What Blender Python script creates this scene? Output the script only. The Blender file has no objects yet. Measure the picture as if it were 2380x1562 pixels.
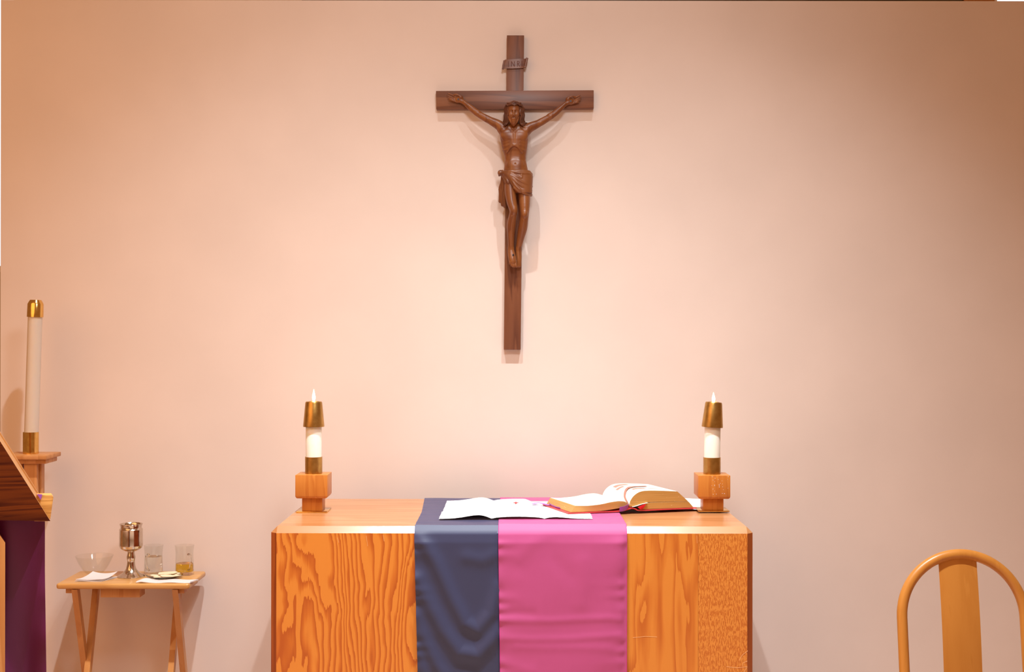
import bpy, bmesh, math, random
import numpy as np
from mathutils import Vector, Matrix

# ------------------------------------------------------------------ camera, world, lights, exposure
SC = bpy.context.scene
COL = SC.collection
F, CX, CY, EYE = 3080.0, 1190.0, 781.0, 1.6          # focal length in pixels, optical centre, eye height
WALL = 5.30                                          # distance of the painted wall

cam = bpy.data.cameras.new('camera')
cam.sensor_width = 36.0
cam.lens = F * 36.0 / 2380.0
camo = bpy.data.objects.new('camera', cam)
camo.location = (0, 0, EYE)
camo.rotation_euler = (math.radians(90), math.radians(-0.07), 0)
COL.objects.link(camo)
SC.camera = camo

SC.view_settings.view_transform = 'Standard'
SC.view_settings.look = 'None'
SC.view_settings.gamma = 1.0
SC.view_settings.exposure = 0.0
SC.view_settings.use_curve_mapping = False

w = bpy.data.worlds.new('room_ambient')
SC.world = w
w.use_nodes = True
_nt = w.node_tree
_bg = _nt.nodes['Background']
_bg.inputs[0].default_value = (0.33, 0.15, 0.062, 1)
_bg.inputs[1].default_value = 1.0


def spot(name, loc, target, power, color, size_deg, blend, radius):
    l = bpy.data.lights.new(name, 'SPOT')
    l.energy = power
    l.color = color
    l.spot_size = math.radians(size_deg)
    l.spot_blend = blend
    l.shadow_soft_size = radius
    o = bpy.data.objects.new(name, l)
    o.location = loc
    d = Vector(target) - Vector(loc)
    o.rotation_euler = d.to_track_quat('-Z', 'Y').to_euler()
    COL.objects.link(o)
    return o


NEUTRAL, WARM = (0.93, 0.98, 1.0), (1.0, 0.5, 0.2)
for _x, _tx in ((-0.53, -0.657), (0.57, 0.697)):
    spot('altar_spot_lamp', (_x, 3.5, 4.9), (_tx, 3.3, 1.2), 795, NEUTRAL, 90.6, 1.0, 0.045)
spot('nave_lamp', (0.15, 2.6, 3.3), (-0.20, WALL, 1.95), 108, NEUTRAL, 89.6, 1.0, 0.25)
spot('warm_side_fill', (-3.0, 1.5, 3.0), (-2.377, WALL, 0.576), 305, WARM, 148.4, 1.0, 1.9)  # added fill that warms the left wall, oversized to blur away its shadows


# ------------------------------------------------------------------ helpers
def P(px, py, Y):
    """world point at depth Y seen at photograph position px, py"""
    return Vector(((px - CX) * Y / F, Y, EYE - (py - CY) * Y / F))


def XP(px, Y):
    return (px - CX) * Y / F


def ZP(py, Y):
    return EYE - (py - CY) * Y / F


class MB:
    def __init__(self):
        self.v, self.f, self.m = [], [], []

    def add(self, verts, faces, mi=0):
        n = len(self.v)
        self.v += [tuple(p) for p in verts]
        self.f += [tuple(i + n for i in f) for f in faces]
        self.m += [mi] * len(faces)
        return self

    def box(self, x0, x1, y0, y1, z0, z1, bev=0.0, seg=2, mi=0, rot=None):
        bm = bmesh.new()
        bmesh.ops.create_cube(bm, size=1.0)
        for v in bm.verts:
            v.co = Vector(((x0 + x1) / 2 + v.co.x * (x1 - x0), (y0 + y1) / 2 + v.co.y * (y1 - y0),
                           (z0 + z1) / 2 + v.co.z * (z1 - z0)))
        if bev > 0:
            bmesh.ops.bevel(bm, geom=list(bm.edges), offset=bev, segments=seg, profile=0.5, affect='EDGES')
        if rot is not None:
            bmesh.ops.transform(bm, matrix=rot, verts=bm.verts)
        return self.bm(bm, mi)

    def bm(self, bm, mi=0):
        bm.verts.index_update()
        self.add([v.co.copy() for v in bm.verts], [[v.index for v in f.verts] for f in bm.faces], mi)
        bm.free()
        return self

    def prism(self, poly, y0, y1, bev=0.0, mi=0):
        """poly: list of (x, z) extruded from y0 to y1"""
        bm = bmesh.new()
        a = [bm.verts.new((x, y0, z)) for x, z in poly]
        b = [bm.verts.new((x, y1, z)) for x, z in poly]
        n = len(poly)
        bm.faces.new(a)
        bm.faces.new(list(reversed(b)))
        for i in range(n):
            bm.faces.new((a[i], b[i], b[(i + 1) % n], a[(i + 1) % n]))
        bmesh.ops.recalc_face_normals(bm, faces=bm.faces)
        if bev > 0:
            bmesh.ops.bevel(bm, geom=list(bm.edges), offset=bev, segments=2, profile=0.5, affect='EDGES')
        return self.bm(bm, mi)

    def lathe(self, prof, c=(0, 0, 0), seg=48, close=False, mi=0):
        n = len(prof)
        vs, fs = [], []
        for i in range(seg):
            a = 2 * math.pi * i / seg
            for r, z in prof:
                vs.append((c[0] + r * math.cos(a), c[1] + r * math.sin(a), c[2] + z))
        for i in range(seg):
            j = (i + 1) % seg
            for k in range(n - 1 if not close else n):
                k2 = (k + 1) % n
                fs.append((i * n + k, j * n + k, j * n + k2, i * n + k2))
        return self.add(vs, fs, mi)

    def tube(self, pts, rad, seg=12, caps=True, mi=0):
        pts = [Vector(p) for p in pts]
        n = len(pts)
        if not hasattr(rad, '__len__'):
            rad = [rad] * n
        t = [(pts[min(i + 1, n - 1)] - pts[max(i - 1, 0)]).normalized() for i in range(n)]
        up = Vector((0, 0, 1)) if abs(t[0].z) < 0.9 else Vector((0, 1, 0))
        u = t[0].cross(up).normalized()
        vs, fs = [], []
        for i in range(n):
            u = (u - t[i] * u.dot(t[i])).normalized()
            b = t[i].cross(u)
            for k in range(seg):
                a = 2 * math.pi * k / seg
                vs.append(pts[i] + (u * math.cos(a) + b * math.sin(a)) * rad[i])
        for i in range(n - 1):
            for k in range(seg):
                k2 = (k + 1) % seg
                fs.append((i * seg + k, i * seg + k2, (i + 1) * seg + k2, (i + 1) * seg + k))
        if caps:
            fs.append(tuple(reversed(range(seg))))
            fs.append(tuple((n - 1) * seg + k for k in range(seg)))
        return self.add(vs, fs, mi)

    def grid(self, rows, thick=0.0, mi=0):
        """rows of equal length; thick > 0 gives the sheet a real thickness along its normals"""
        nr, nc = len(rows), len(rows[0])
        A = np.array([[list(p) for p in r] for r in rows], dtype=float)
        fs = [(i * nc + j, i * nc + j + 1, (i + 1) * nc + j + 1, (i + 1) * nc + j) for i in range(nr - 1) for j in range(nc - 1)]
        if thick <= 0:
            return self.add(A.reshape(-1, 3), fs, mi)
        du = np.gradient(A, axis=1)
        dv = np.gradient(A, axis=0)
        N = np.cross(du, dv)
        N /= np.maximum(np.linalg.norm(N, axis=2, keepdims=True), 1e-12)
        B = A - N * thick
        V = np.concatenate([A.reshape(-1, 3), B.reshape(-1, 3)])
        o = nr * nc
        f2 = [tuple(o + i for i in reversed(f)) for f in fs]
        rim = [j for j in range(nc)] + [i * nc + nc - 1 for i in range(1, nr)] + \
              [(nr - 1) * nc + j for j in range(nc - 2, -1, -1)] + [i * nc for i in range(nr - 2, 0, -1)]
        side = []
        for k in range(len(rim)):
            a, b = rim[k], rim[(k + 1) % len(rim)]
            side.append((b, a, a + o, b + o))
        return self.add(V, fs + f2 + side, mi)

    def build(self, name, mats, parent=None, smooth=True, angle=35, fix=True):
        base = parent_base(parent)
        me = bpy.data.meshes.new(name)
        me.from_pydata([(x - base[0], y - base[1], z - base[2]) for x, y, z in self.v], [], self.f)
        for m in (mats if isinstance(mats, (list, tuple)) else [mats]):
            me.materials.append(m)
        me.polygons.foreach_set('material_index', self.m)
        if fix:
            bm = bmesh.new()
            bm.from_mesh(me)
            bmesh.ops.recalc_face_normals(bm, faces=bm.faces)
            bm.to_mesh(me)
            bm.free()
        if smooth:
            me.polygons.foreach_set('use_smooth', [True] * len(me.polygons))
            me.set_sharp_from_angle(angle=math.radians(angle))
        me.update()
        o = bpy.data.objects.new(name, me)
        COL.objects.link(o)
        if parent is not None:
            o.parent = parent
        return o


BASE = {}


def parent_base(p):
    if p is None:
        return (0, 0, 0)
    return BASE.get(p.name, (0, 0, 0))


def thing(name, label, cat, base, group=None):
    o = bpy.data.objects.new(name, None)
    o.empty_display_size = 0.05
    o.location = base
    COL.objects.link(o)
    BASE[o.name] = tuple(base)
    o['label'] = label
    o['category'] = cat
    if group:
        o['group'] = group
    return o


def part(mb, name, mats, parent, label=None, **k):
    o = mb.build(name, mats, parent, **k)
    BASE[o.name] = parent_base(parent)
    if label:
        o['label'] = label
    return o


def solo(mb, name, mats, label, cat, base=(0, 0, 0), group=None, **k):
    """a thing that is one mesh, with its origin at its base"""
    fake = bpy.data.objects.new('tmp', None)
    BASE[fake.name] = tuple(base)
    key = fake.name
    mb2 = mb
    mb2.v = [(x - base[0], y - base[1], z - base[2]) for x, y, z in mb2.v]
    del BASE[key]
    bpy.data.objects.remove(fake)
    o = mb2.build(name, mats, None, **k)
    o.location = base
    BASE[o.name] = tuple(base)
    o['label'] = label
    o['category'] = cat
    if group:
        o['group'] = group
    return o


def struct(mb, name, mats, label=None, parent=None, **k):
    o = mb.build(name, mats, parent, **k)
    if parent is None:
        o['kind'] = 'structure'
        if label:
            o['label'] = label
    return o


# ------------------------------------------------------------------ materials
class NT:
    def __init__(self, name):
        self.m = bpy.data.materials.new(name)
        self.m.use_nodes = True
        self.t = self.m.node_tree
        self.b = self.t.nodes['Principled BSDF']
        self.out = self.t.nodes['Material Output']

    def n(self, kind, **props):
        x = self.t.nodes.new(kind)
        for k, v in props.items():
            setattr(x, k, v)
        return x

    def link(self, a, b):
        self.t.links.new(a, b)

    def math(self, op, a, b=None, c=None):
        x = self.n('ShaderNodeMath', operation=op)
        for i, s in enumerate((a, b, c)):
            if s is None:
                continue
            if isinstance(s, (int, float)):
                x.inputs[i].default_value = s
            else:
                self.link(s, x.inputs[i])
        return x.outputs[0]

    def coords(self, scale=(1, 1, 1), loc=(0, 0, 0)):
        tc = self.n('ShaderNodeTexCoord')
        mp = self.n('ShaderNodeMapping')
        mp.inputs['Scale'].default_value = scale
        mp.inputs['Location'].default_value = loc
        self.link(tc.outputs['Object'], mp.inputs['Vector'])
        return mp.outputs[0]

    def noise(self, vec, scale, detail=2.0, rough=0.5, dist=0.0):
        x = self.n('ShaderNodeTexNoise')
        x.inputs['Scale'].default_value = scale
        x.inputs['Detail'].default_value = detail
        x.inputs['Roughness'].default_value = rough
        x.inputs['Distortion'].default_value = dist
        self.link(vec, x.inputs['Vector'])
        return x.outputs['Fac']

    def ramp(self, fac, stops, interp='LINEAR'):
        x = self.n('ShaderNodeValToRGB')
        x.color_ramp.interpolation = interp
        e = x.color_ramp.elements
        while len(e) < len(stops):
            e.new(0.5)
        for i, (p, c) in enumerate(stops):
            e[i].position = p
            e[i].color = (c[0], c[1], c[2], 1)
        self.link(fac, x.inputs[0])
        return x.outputs[0]

    def mix(self, fac, a, b, mode='MIX'):
        x = self.n('ShaderNodeMix', data_type='RGBA', blend_type=mode)
        for i, s in ((0, fac), (6, a), (7, b)):
            if isinstance(s, (int, float)):
                x.inputs[i].default_value = s
            elif isinstance(s, (tuple, list)):
                x.inputs[i].default_value = (s[0], s[1], s[2], 1)
            else:
                self.link(s, x.inputs[i])
        return x.outputs[2]

    def bump(self, h, strength=0.2, dist=0.002):
        x = self.n('ShaderNodeBump')
        x.inputs['Strength'].default_value = strength
        x.inputs['Distance'].default_value = dist
        self.link(h, x.inputs['Height'])
        self.link(x.outputs[0], self.b.inputs['Normal'])

    def color(self, c):
        if isinstance(c, (tuple, list)):
            self.b.inputs['Base Color'].default_value = (c[0], c[1], c[2], 1)
        else:
            self.link(c, self.b.inputs['Base Color'])

    def rough(self, r):
        if isinstance(r, (int, float)):
            self.b.inputs['Roughness'].default_value = r
        else:
            self.link(r, self.b.inputs['Roughness'])


def srgb(*c):
    return tuple(((x / 255) / 12.92 if x / 255 <= 0.04045 else ((x / 255 + 0.055) / 1.055) ** 2.4) for x in c)


def paint(name, c, rough=0.8, spec=0.3, bump=0.0):
    k = NT(name)
    v = k.coords()
    n = k.noise(v, 3.0, 3)
    k.color(k.ramp(n, [(0.3, tuple(x * 0.97 for x in c)), (0.7, tuple(min(1, x * 1.02) for x in c))]))
    k.rough(rough)
    k.b.inputs['Specular IOR Level'].default_value = spec
    if bump:
        k.bump(k.noise(v, 260, 3), bump, 0.001)
    return k.m


def wood(name, light, dark, axis='z', scale=1.0, bands=7.0, stretch=14.0, rough=0.38, detail=3.0, fiber=0.25, coat=0.0, loc=(0, 0, 0), spec=0.5):
    """straight grained wood: noise stretched along the grain axis, cut into growth rings"""
    k = NT(name)
    s = {'x': (1 / stretch, 1, 1), 'y': (1, 1 / stretch, 1), 'z': (1, 1, 1 / stretch), 'xy': (1 / stretch, 1 / stretch, 1)}[axis]
    v = k.coords(tuple(q * scale for q in s), loc)
    n1 = k.noise(v, 9.0, detail, 0.5, 0.3)
    ring = k.math('FRACT', k.math('MULTIPLY', n1, bands))
    ringc = k.ramp(ring, [(0.0, light), (0.45, tuple((a * 2 + b) / 3 for a, b in zip(light, dark))), (0.86, dark), (1.0, light)])
    fb = k.noise(k.coords(tuple(q * scale for q in s), loc), 160.0, 2, 0.6)
    c = k.mix(k.math('MULTIPLY', k.math('SUBTRACT', fb, 0.35), fiber * 2), ringc, dark)
    k.color(c)
    k.rough(rough)
    k.b.inputs['Specular IOR Level'].default_value = spec
    k.b.inputs['Coat Weight'].default_value = coat
    k.b.inputs['Coat Roughness'].default_value = 0.12
    k.bump(fb, 0.08, 0.0006)
    return k.m


def plywood(name, light, mid, dark, xs=5.0, zs=1.0, bands=9.0, loc=(0, 0, 0), jag=0.05, rough=0.42, second=2.2, dense=()):
    """rotary cut veneer: wandering contour bands running up the sheet, with torn fibre edges"""
    k = NT(name)
    tc = k.n('ShaderNodeTexCoord')
    sp = k.n('ShaderNodeSeparateXYZ')
    k.link(tc.outputs['Object'], sp.inputs[0])
    fx = k.n('ShaderNodeCombineXYZ')
    k.link(k.math('MULTIPLY', sp.outputs[0], 220.0), fx.inputs[0])
    k.link(k.math('MULTIPLY', sp.outputs[2], 4.0), fx.inputs[2])
    jn = k.noise(fx.outputs[0], 1.0, 2, 0.6)
    z2 = k.math('ADD', sp.outputs[2], k.math('MULTIPLY', k.math('SUBTRACT', jn, 0.5), jag))
    cv = k.n('ShaderNodeCombineXYZ')
    k.link(k.math('ADD', k.math('MULTIPLY', sp.outputs[0], xs), loc[0]), cv.inputs[0])
    k.link(k.math('ADD', k.math('MULTIPLY', z2, zs), loc[2]), cv.inputs[2])
    cv.inputs[1].default_value = loc[1]
    n1 = k.noise(cv.outputs[0], 1.0, 1.0, 0.5, 0.15)
    n2 = k.noise(cv.outputs[0], second, 2.0, 0.55, 0.4)
    val = k.math('ADD', k.math('MULTIPLY', n1, bands), k.math('MULTIPLY', n2, bands * 0.35))
    for x0, wd, amp in dense:            # zones where the growth rings crowd together
        val = k.math('ADD', val, k.math('MULTIPLY', k.math('ARCTANGENT', k.math('DIVIDE', k.math('SUBTRACT', sp.outputs[0], x0), wd)), amp))
    fr = k.math('FRACT', val)
    c = k.ramp(fr, [(0.0, light), (0.42, light), (0.62, mid), (0.93, dark), (0.99, dark), (1.0, light)])
    fine = k.noise(fx.outputs[0], 1.6, 3, 0.6)
    c2 = k.mix(k.math('MULTIPLY', fine, 0.16), c, mid)
    k.color(c2)
    k.rough(rough)
    k.bump(fine, 0.06, 0.0006)
    return k.m


def metal(name, c, rough=0.25, spots=0.0, dark=None, ns=60):
    k = NT(name)
    k.b.inputs['Metallic'].default_value = 1.0
    v = k.coords()
    n = k.noise(v, ns, 3, 0.6)
    d = dark or tuple(x * 0.75 for x in c)
    k.color(k.ramp(n, [(0.35, d), (0.62, c)]))
    k.rough(k.math('ADD', k.math('MULTIPLY', n, 0.14), rough - 0.05))
    return k.m


def cloth(name, c, rough=0.75, sheen=0.2, weave=900.0, spec=0.25, aniso=0.0, tint=None):
    k = NT(name)
    v = k.coords((1, 1, 1))
    n = k.noise(v, weave, 1, 0.5)
    n2 = k.noise(v, 7.0, 2, 0.5)
    k.color(k.mix(k.math('MULTIPLY', n2, 0.25), c, tuple(x * 0.85 for x in c)))
    k.rough(rough)
    k.b.inputs['Specular IOR Level'].default_value = spec
    k.b.inputs['Sheen Weight'].default_value = sheen
    k.b.inputs['Sheen Roughness'].default_value = 0.35
    if tint:
        k.b.inputs['Sheen Tint'].default_value = (*tint, 1)
    k.bump(n, 0.15, 0.0005)
    return k.m


def thin_glass(name):
    k = NT(name)
    tr = k.n('ShaderNodeBsdfTransparent')
    tr.inputs[0].default_value = (0.972, 0.972, 0.96, 1)
    gl = k.n('ShaderNodeBsdfGlossy')
    gl.inputs['Roughness'].default_value = 0.02
    lw = k.n('ShaderNodeLayerWeight')
    lw.inputs[0].default_value = 0.5
    fc = k.math('ADD', k.math('MULTIPLY', k.math('POWER', lw.outputs['Facing'], 4.0), 0.35), 0.025)
    mx = k.n('ShaderNodeMixShader')
    k.link(fc, mx.inputs[0])
    k.link(tr.outputs[0], mx.inputs[1])
    k.link(gl.outputs[0], mx.inputs[2])
    k.link(mx.outputs[0], k.out.inputs[0])
    return k.m


def liquid(name, c, ior=1.33, rough=0.0):
    k = NT(name)
    k.color(c)
    k.rough(rough)
    k.b.inputs['Transmission Weight'].default_value = 1.0
    k.b.inputs['IOR'].default_value = ior
    return k.m


def emit(name, c, s):
    k = NT(name)
    e = k.n('ShaderNodeEmission')
    e.inputs[0].default_value = (*c, 1)
    e.inputs[1].default_value = s
    k.link(e.outputs[0], k.out.inputs[0])
    return k.m


M = {}
M['wall'] = paint('pink_beige_paint', (0.78, 0.66, 0.60), 0.9, 0.1, 0.05)
M['carpet'] = paint('beige_carpet', (0.58, 0.43, 0.34), 0.95, 0.1, 0.4)
M['dark_beam'] = wood('dark_beam_wood', (0.10, 0.07, 0.035), (0.04, 0.025, 0.012), 'x')
M['daylight'] = emit('daylight_pane', (0.86, 0.9, 1.0), 1.3)
M['white_frame'] = paint('white_frame_paint', (0.8, 0.79, 0.77), 0.5)
ORL, ORM, ORD = (0.72, 0.262, 0.036), (0.60, 0.168, 0.017), (0.46, 0.098, 0.009)
M['ply'] = plywood('fir_plywood', ORL, ORM, ORD, 6.0, 1.7, 11.0, (3.1, 0.4, 1.7), dense=((-0.575, 0.03, 2.2), (-0.50, 0.03, 1.6), (-0.37, 0.03, 2.2)))
M['ply_right'] = plywood('fir_plywood_coarse', ORL, (0.66, 0.21, 0.025), (0.54, 0.135, 0.013), 13.0, 1.6, 5.0, (1.3, 5.2, 8.0), second=2.0)
M['ply_fine'] = plywood('fir_plywood_speckled', (0.74, 0.285, 0.046), (0.65, 0.205, 0.026), (0.53, 0.135, 0.015), 270.0, 60.0, 1.5, (9.1, 3.0, 0.7), 0.01)
M['altar_side'] = wood('altar_edge_wood', (0.46, 0.12, 0.022), (0.30, 0.06, 0.010), 'z', 1.0, 5.0)
M['altar_top'] = wood('altar_top_veneer', (0.53, 0.245, 0.10), (0.455, 0.19, 0.068), 'x', 1.0, 4.0, 10.0, 0.24, 3.0, 0.2)
M['candle_wood'] = wood('candlestick_wood', (0.58, 0.215, 0.038), (0.48, 0.15, 0.022), 'z', 2.5, 5.0, 10.0, 0.35)
M['cross_wood'] = wood('cross_wood', (0.215, 0.076, 0.033), (0.12, 0.036, 0.016), 'z', 1.2, 6.0, 12.0, 0.42)
M['cross_wood_x'] = wood('cross_wood_across', (0.215, 0.078, 0.038), (0.125, 0.039, 0.020), 'x', 1.2, 6.0, 12.0, 0.42)
M['figure'] = wood('carved_figure_wood', (0.24, 0.076, 0.019), (0.16, 0.044, 0.012), 'z', 1.5, 4.0, 9.0, 0.36, fiber=0.12)
M['figure_dark'] = wood('carved_hair_wood', (0.14, 0.043, 0.017), (0.085, 0.024, 0.010), 'z', 1.5, 4.0, 9.0, 0.42, fiber=0.12)
M['loin'] = wood('carved_cloth_wood', (0.215, 0.070, 0.021), (0.14, 0.040, 0.012), 'z', 1.5, 4.0, 9.0, 0.36, fiber=0.12)
M['nail'] = metal('dark_iron', (0.05, 0.045, 0.05), 0.4)
M['engraved'] = paint('engraved_letter_stain', (0.165, 0.055, 0.036), 0.6)
M['brass'] = metal('aged_brass', (0.58, 0.35, 0.105), 0.32, dark=(0.46, 0.265, 0.075), ns=30)
M['brass_shiny'] = metal('polished_brass', (0.86, 0.56, 0.18), 0.14, dark=(0.78, 0.48, 0.14))
M['silver'] = metal('silver_plate', (0.72, 0.64, 0.55), 0.14, dark=(0.60, 0.52, 0.44))
k = NT('candle_wax')
k.color((0.88, 0.83, 0.74))
k.rough(0.45)
k.b.inputs['Subsurface Weight'].default_value = 0.4
k.b.inputs['Subsurface Radius'].default_value = (0.02, 0.012, 0.006)
k.b.inputs['Subsurface Scale'].default_value = 0.5
M['wax'] = k.m
k = NT('shaded_candle_wax')
k.color((0.70, 0.60, 0.51))  # wax colour darkened for the weaker light on the stand candle
k.rough(0.4)
k.b.inputs['Subsurface Weight'].default_value = 0.3
k.b.inputs['Subsurface Radius'].default_value = (0.015, 0.009, 0.005)
k.b.inputs['Subsurface Scale'].default_value = 0.5
M['wax_shaded'] = k.m
M['wick'] = paint('burnt_wick', (0.02, 0.015, 0.01), 0.9)
M['flame'] = emit('candle_flame', (1.0, 0.72, 0.36), 22.0)
M['navy'] = cloth('navy_satin', (0.042, 0.049, 0.112), 0.5, 0.55, 700, 0.4, tint=(0.5, 0.55, 1.0))
M['navy_edge'] = cloth('navy_piping', (0.05, 0.045, 0.16), 0.6)
M['pink'] = cloth('magenta_pink_satin', (0.50, 0.085, 0.26), 0.55, 0.2, 700, 0.35)
M['pink_edge'] = cloth('magenta_piping', (0.58, 0.03, 0.26), 0.6)
M['linen'] = cloth('white_linen', (0.90, 0.89, 0.88), 0.9, 0.1, 500, 0.1)
M['napkin'] = cloth('pale_napkin', (0.74, 0.66, 0.64), 0.9, 0.1, 500, 0.1)
M['red_thread'] = cloth('red_thread', (0.6, 0.04, 0.05), 0.8)
M['purple'] = cloth('purple_satin', (0.115, 0.008, 0.065), 0.45, 0.15, 700, 0.4, tint=(0.8, 0.3, 0.7))
M['ribbon_purple'] = cloth('purple_ribbon', (0.36, 0.11, 0.60), 0.5, 0.2)
M['ribbon_rose'] = cloth('rose_brown_ribbon', (0.46, 0.19, 0.14), 0.45, 0.2)
M['ribbon_red'] = cloth('red_ribbon', (0.62, 0.01, 0.02), 0.5, 0.2)
M['cover'] = paint('red_leather', (0.56, 0.045, 0.05), 0.45, 0.5)
M['page'] = paint('page_paper', (0.90, 0.86, 0.76), 0.9, 0.1)
M['print_red'] = paint('printed_red_ink', (0.78, 0.26, 0.20), 0.9, 0.1)
k = NT('gilt_page_edges')
v = k.coords((2, 2, 1))
n = k.noise(k.coords((5, 5, 900)), 1.0, 3, 0.7)
n2 = k.noise(k.coords((1, 1, 1)), 90, 2, 0.6)
c = k.ramp(n, [(0.3, (0.52, 0.29, 0.08)), (0.5, (0.63, 0.38, 0.115)), (0.72, (0.74, 0.48, 0.17))])
k.color(k.mix(k.ramp(n2, [(0.70, (0, 0, 0)), (0.76, (1, 1, 1))]), c, (0.85, 0.68, 0.40)))
k.b.inputs['Metallic'].default_value = 0.45
k.rough(0.42)
k.bump(n, 0.4, 0.0006)
M['gilt'] = k.m
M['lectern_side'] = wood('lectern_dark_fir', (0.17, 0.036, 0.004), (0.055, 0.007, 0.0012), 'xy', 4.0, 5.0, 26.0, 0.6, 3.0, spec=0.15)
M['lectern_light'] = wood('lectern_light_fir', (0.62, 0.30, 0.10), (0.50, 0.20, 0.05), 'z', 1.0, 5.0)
M['lectern_end'] = wood('lectern_end_grain', (0.72, 0.38, 0.10), (0.50, 0.22, 0.04), 'xy', 7.0, 5.0, 14.0, 0.55)
M['tray'] = wood('tray_table_beech', (0.66, 0.35, 0.115), (0.57, 0.27, 0.075), 'x', 1.5, 4.0, 12.0, 0.28)
M['tray_leg'] = wood('tray_leg_beech', (0.60, 0.28, 0.09), (0.50, 0.20, 0.055), 'z', 1.5, 4.0, 12.0, 0.4)
M['stand'] = wood('stand_wood', (0.62, 0.28, 0.10), (0.50, 0.20, 0.055), 'z', 1.5, 4.0, 12.0, 0.4)
M['chair'] = wood('beech_bentwood', (0.60, 0.245, 0.045), (0.555, 0.215, 0.036), 'z', 2.5, 3.0, 24.0, 0.33)
M['seat'] = cloth('seat_fabric', (0.30, 0.16, 0.09), 0.9)
M['glass'] = thin_glass('clear_glass')
M['water'] = liquid('water', (0.97, 0.97, 0.95))
M['wine'] = liquid('white_wine', (0.90, 0.60, 0.07), 1.33)
M['solid_glass'] = liquid('solid_glass', (0.97, 0.97, 0.95), 1.45)
M['wafer'] = paint('cream_wafer', (0.82, 0.66, 0.44), 0.9, 0.1)
M['scuff'] = paint('pale_scuff', (0.80, 0.48, 0.22), 0.8)

# ------------------------------------------------------------------ room shell
mb = MB().box(-4.5, 4.5, -1.5, 9.2, -0.06, 0.0)
struct(mb, 'floor', M['carpet'], 'beige carpeted floor', smooth=False)
ZT = ZP(1.3, WALL)
mb = MB().box(XP(1.2, WALL), 3.2, WALL, WALL + 0.14, 0.0, ZT)
struct(mb, 'wall_back', M['wall'], 'pinkish beige painted wall behind the altar', smooth=False)
# what shows past the top and the left edge of the wall
mb = MB().box(XP(700, 7.0), XP(2236, 7.0), 7.0, 7.12, ZP(20, 7.0), ZP(-60, 7.0), 0.004)
struct(mb, 'trim_1', M['dark_beam'], 'dark wooden beam beyond the top of the wall')
mb = MB().box(XP(2240, 7.0), XP(2312, 7.0), 7.0, 7.12, ZP(20, 7.0), ZP(-60, 7.0), 0.004)
struct(mb, 'trim_2', M['tray_leg'], 'brown wooden post beyond the top of the wall')
for nm, x0, x1, y0, y1 in (('window_1', 2318, 2470, 30, -120), ('window_2', -160, 30, 620, -40)):
    X0, X1, Z0, Z1 = XP(x0, 7.05), XP(x1, 7.05), ZP(y0, 7.05), ZP(y1, 7.05)
    mb = MB().box(X0, X1, 7.05, 7.06, Z0, Z1)
    win = struct(mb, nm, M['daylight'], 'bright daylit window pane beyond the wall')
    fr = MB()
    t = 0.03
    fr.box(X0 - t, X1 + t, 7.03, 7.08, Z1, Z1 + t).box(X0 - t, X1 + t, 7.03, 7.08, Z0 - t, Z0)
    o = fr.build('window_frame', M['white_frame'], win)

# ------------------------------------------------------------------ altar
AF, AB, AC = 4.400, 5.177, 0.021        # front face, back, chamfer width
AXL, AXR, ATOP = -0.8024, 0.8034, 0.9655
altar = thing('altar', 'orange veneered wooden altar with a pale top edge below the crucifix', 'altar', (0, (AF + AB) / 2, 0))
bm = bmesh.new()
bmesh.ops.create_cube(bm, size=1.0)
for v in bm.verts:
    v.co = Vector(((AXL + AXR) / 2 + v.co.x * (AXR - AXL), (AF + AB) / 2 + v.co.y * (AB - AF), ATOP / 2 + v.co.z * ATOP))
bmesh.ops.bevel(bm, geom=[e for e in bm.edges if max(v.co.z for v in e.verts) > 0.1], offset=AC, segments=1, affect='EDGES')
body, top, strip_ = MB(), MB(), MB()
front = None
for f in bm.faces:
    n = f.normal
    vs = [v.co.copy() for v in f.verts]
    if n.z > 0.9:
        top.add(vs, [range(len(vs))])
    elif n.z > 0.3:
        strip_.add(vs, [range(len(vs))])
    elif n.y < -0.9:
        front = (min(v.x for v in vs), max(v.x for v in vs), min(v.z for v in vs), max(v.z for v in vs))
    else:
        body.add(vs, [range(len(vs))])
bm.free()
part(body, 'body', M['altar_side'], altar, smooth=False)
part(top, 'tabletop', M['altar_top'], altar, smooth=False, fix=False)
part(strip_, 'bevelled_edge', M['altar_top'], altar, smooth=False)
xs = [front[0], XP(1300, AF), XP(1623.5, AF), front[1]]
for i, mk in enumerate(('ply', 'ply_right', 'ply_fine')):
    g = 0.0006
    mb = MB().box(xs[i] + (g if i else 0), xs[i + 1], AF, AF + 0.018, 0.0, front[3])
    part(mb, 'front_panel', M[mk], altar, smooth=False)
# pale scratches and wax marks on the front of the altar
for pts in ([(1739, 1512), (1726, 1522), (1719, 1535)], [(1738, 1536), (1728, 1540), (1727, 1548)], [(1690, 1549), (1715, 1552), (1737, 1549)],
            [(1472, 1482), (1500, 1479), (1528, 1480)], [(852, 1246), (855, 1270)], [(785, 1250), (788, 1262)], [(891, 1244), (893, 1258)],
            [(1620, 1244), (1621, 1262)], [(1738, 1549), (1730, 1562), (1724, 1575)]):
    part(MB().tube([P(x, y, AF) for x, y in pts], 0.00055, 6), 'scuff_mark', M['scuff'], altar, 'pale scratch mark')

# ------------------------------------------------------------------ altar cloths
def ridge(px, py, curve, width, height):
    c = np.array(curve, float)
    best = np.full(np.shape(px), 1e9)
    for a, b in zip(c[:-1], c[1:]):
        ab = b - a
        t = np.clip(((px - a[0]) * ab[0] + (py - a[1]) * ab[1]) / (ab @ ab), 0, 1)
        d = np.hypot(px - a[0] - t * ab[0], py - a[1] - t * ab[1])
        best = np.minimum(best, d)
    return height * np.exp(-(best / width) ** 2)


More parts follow.
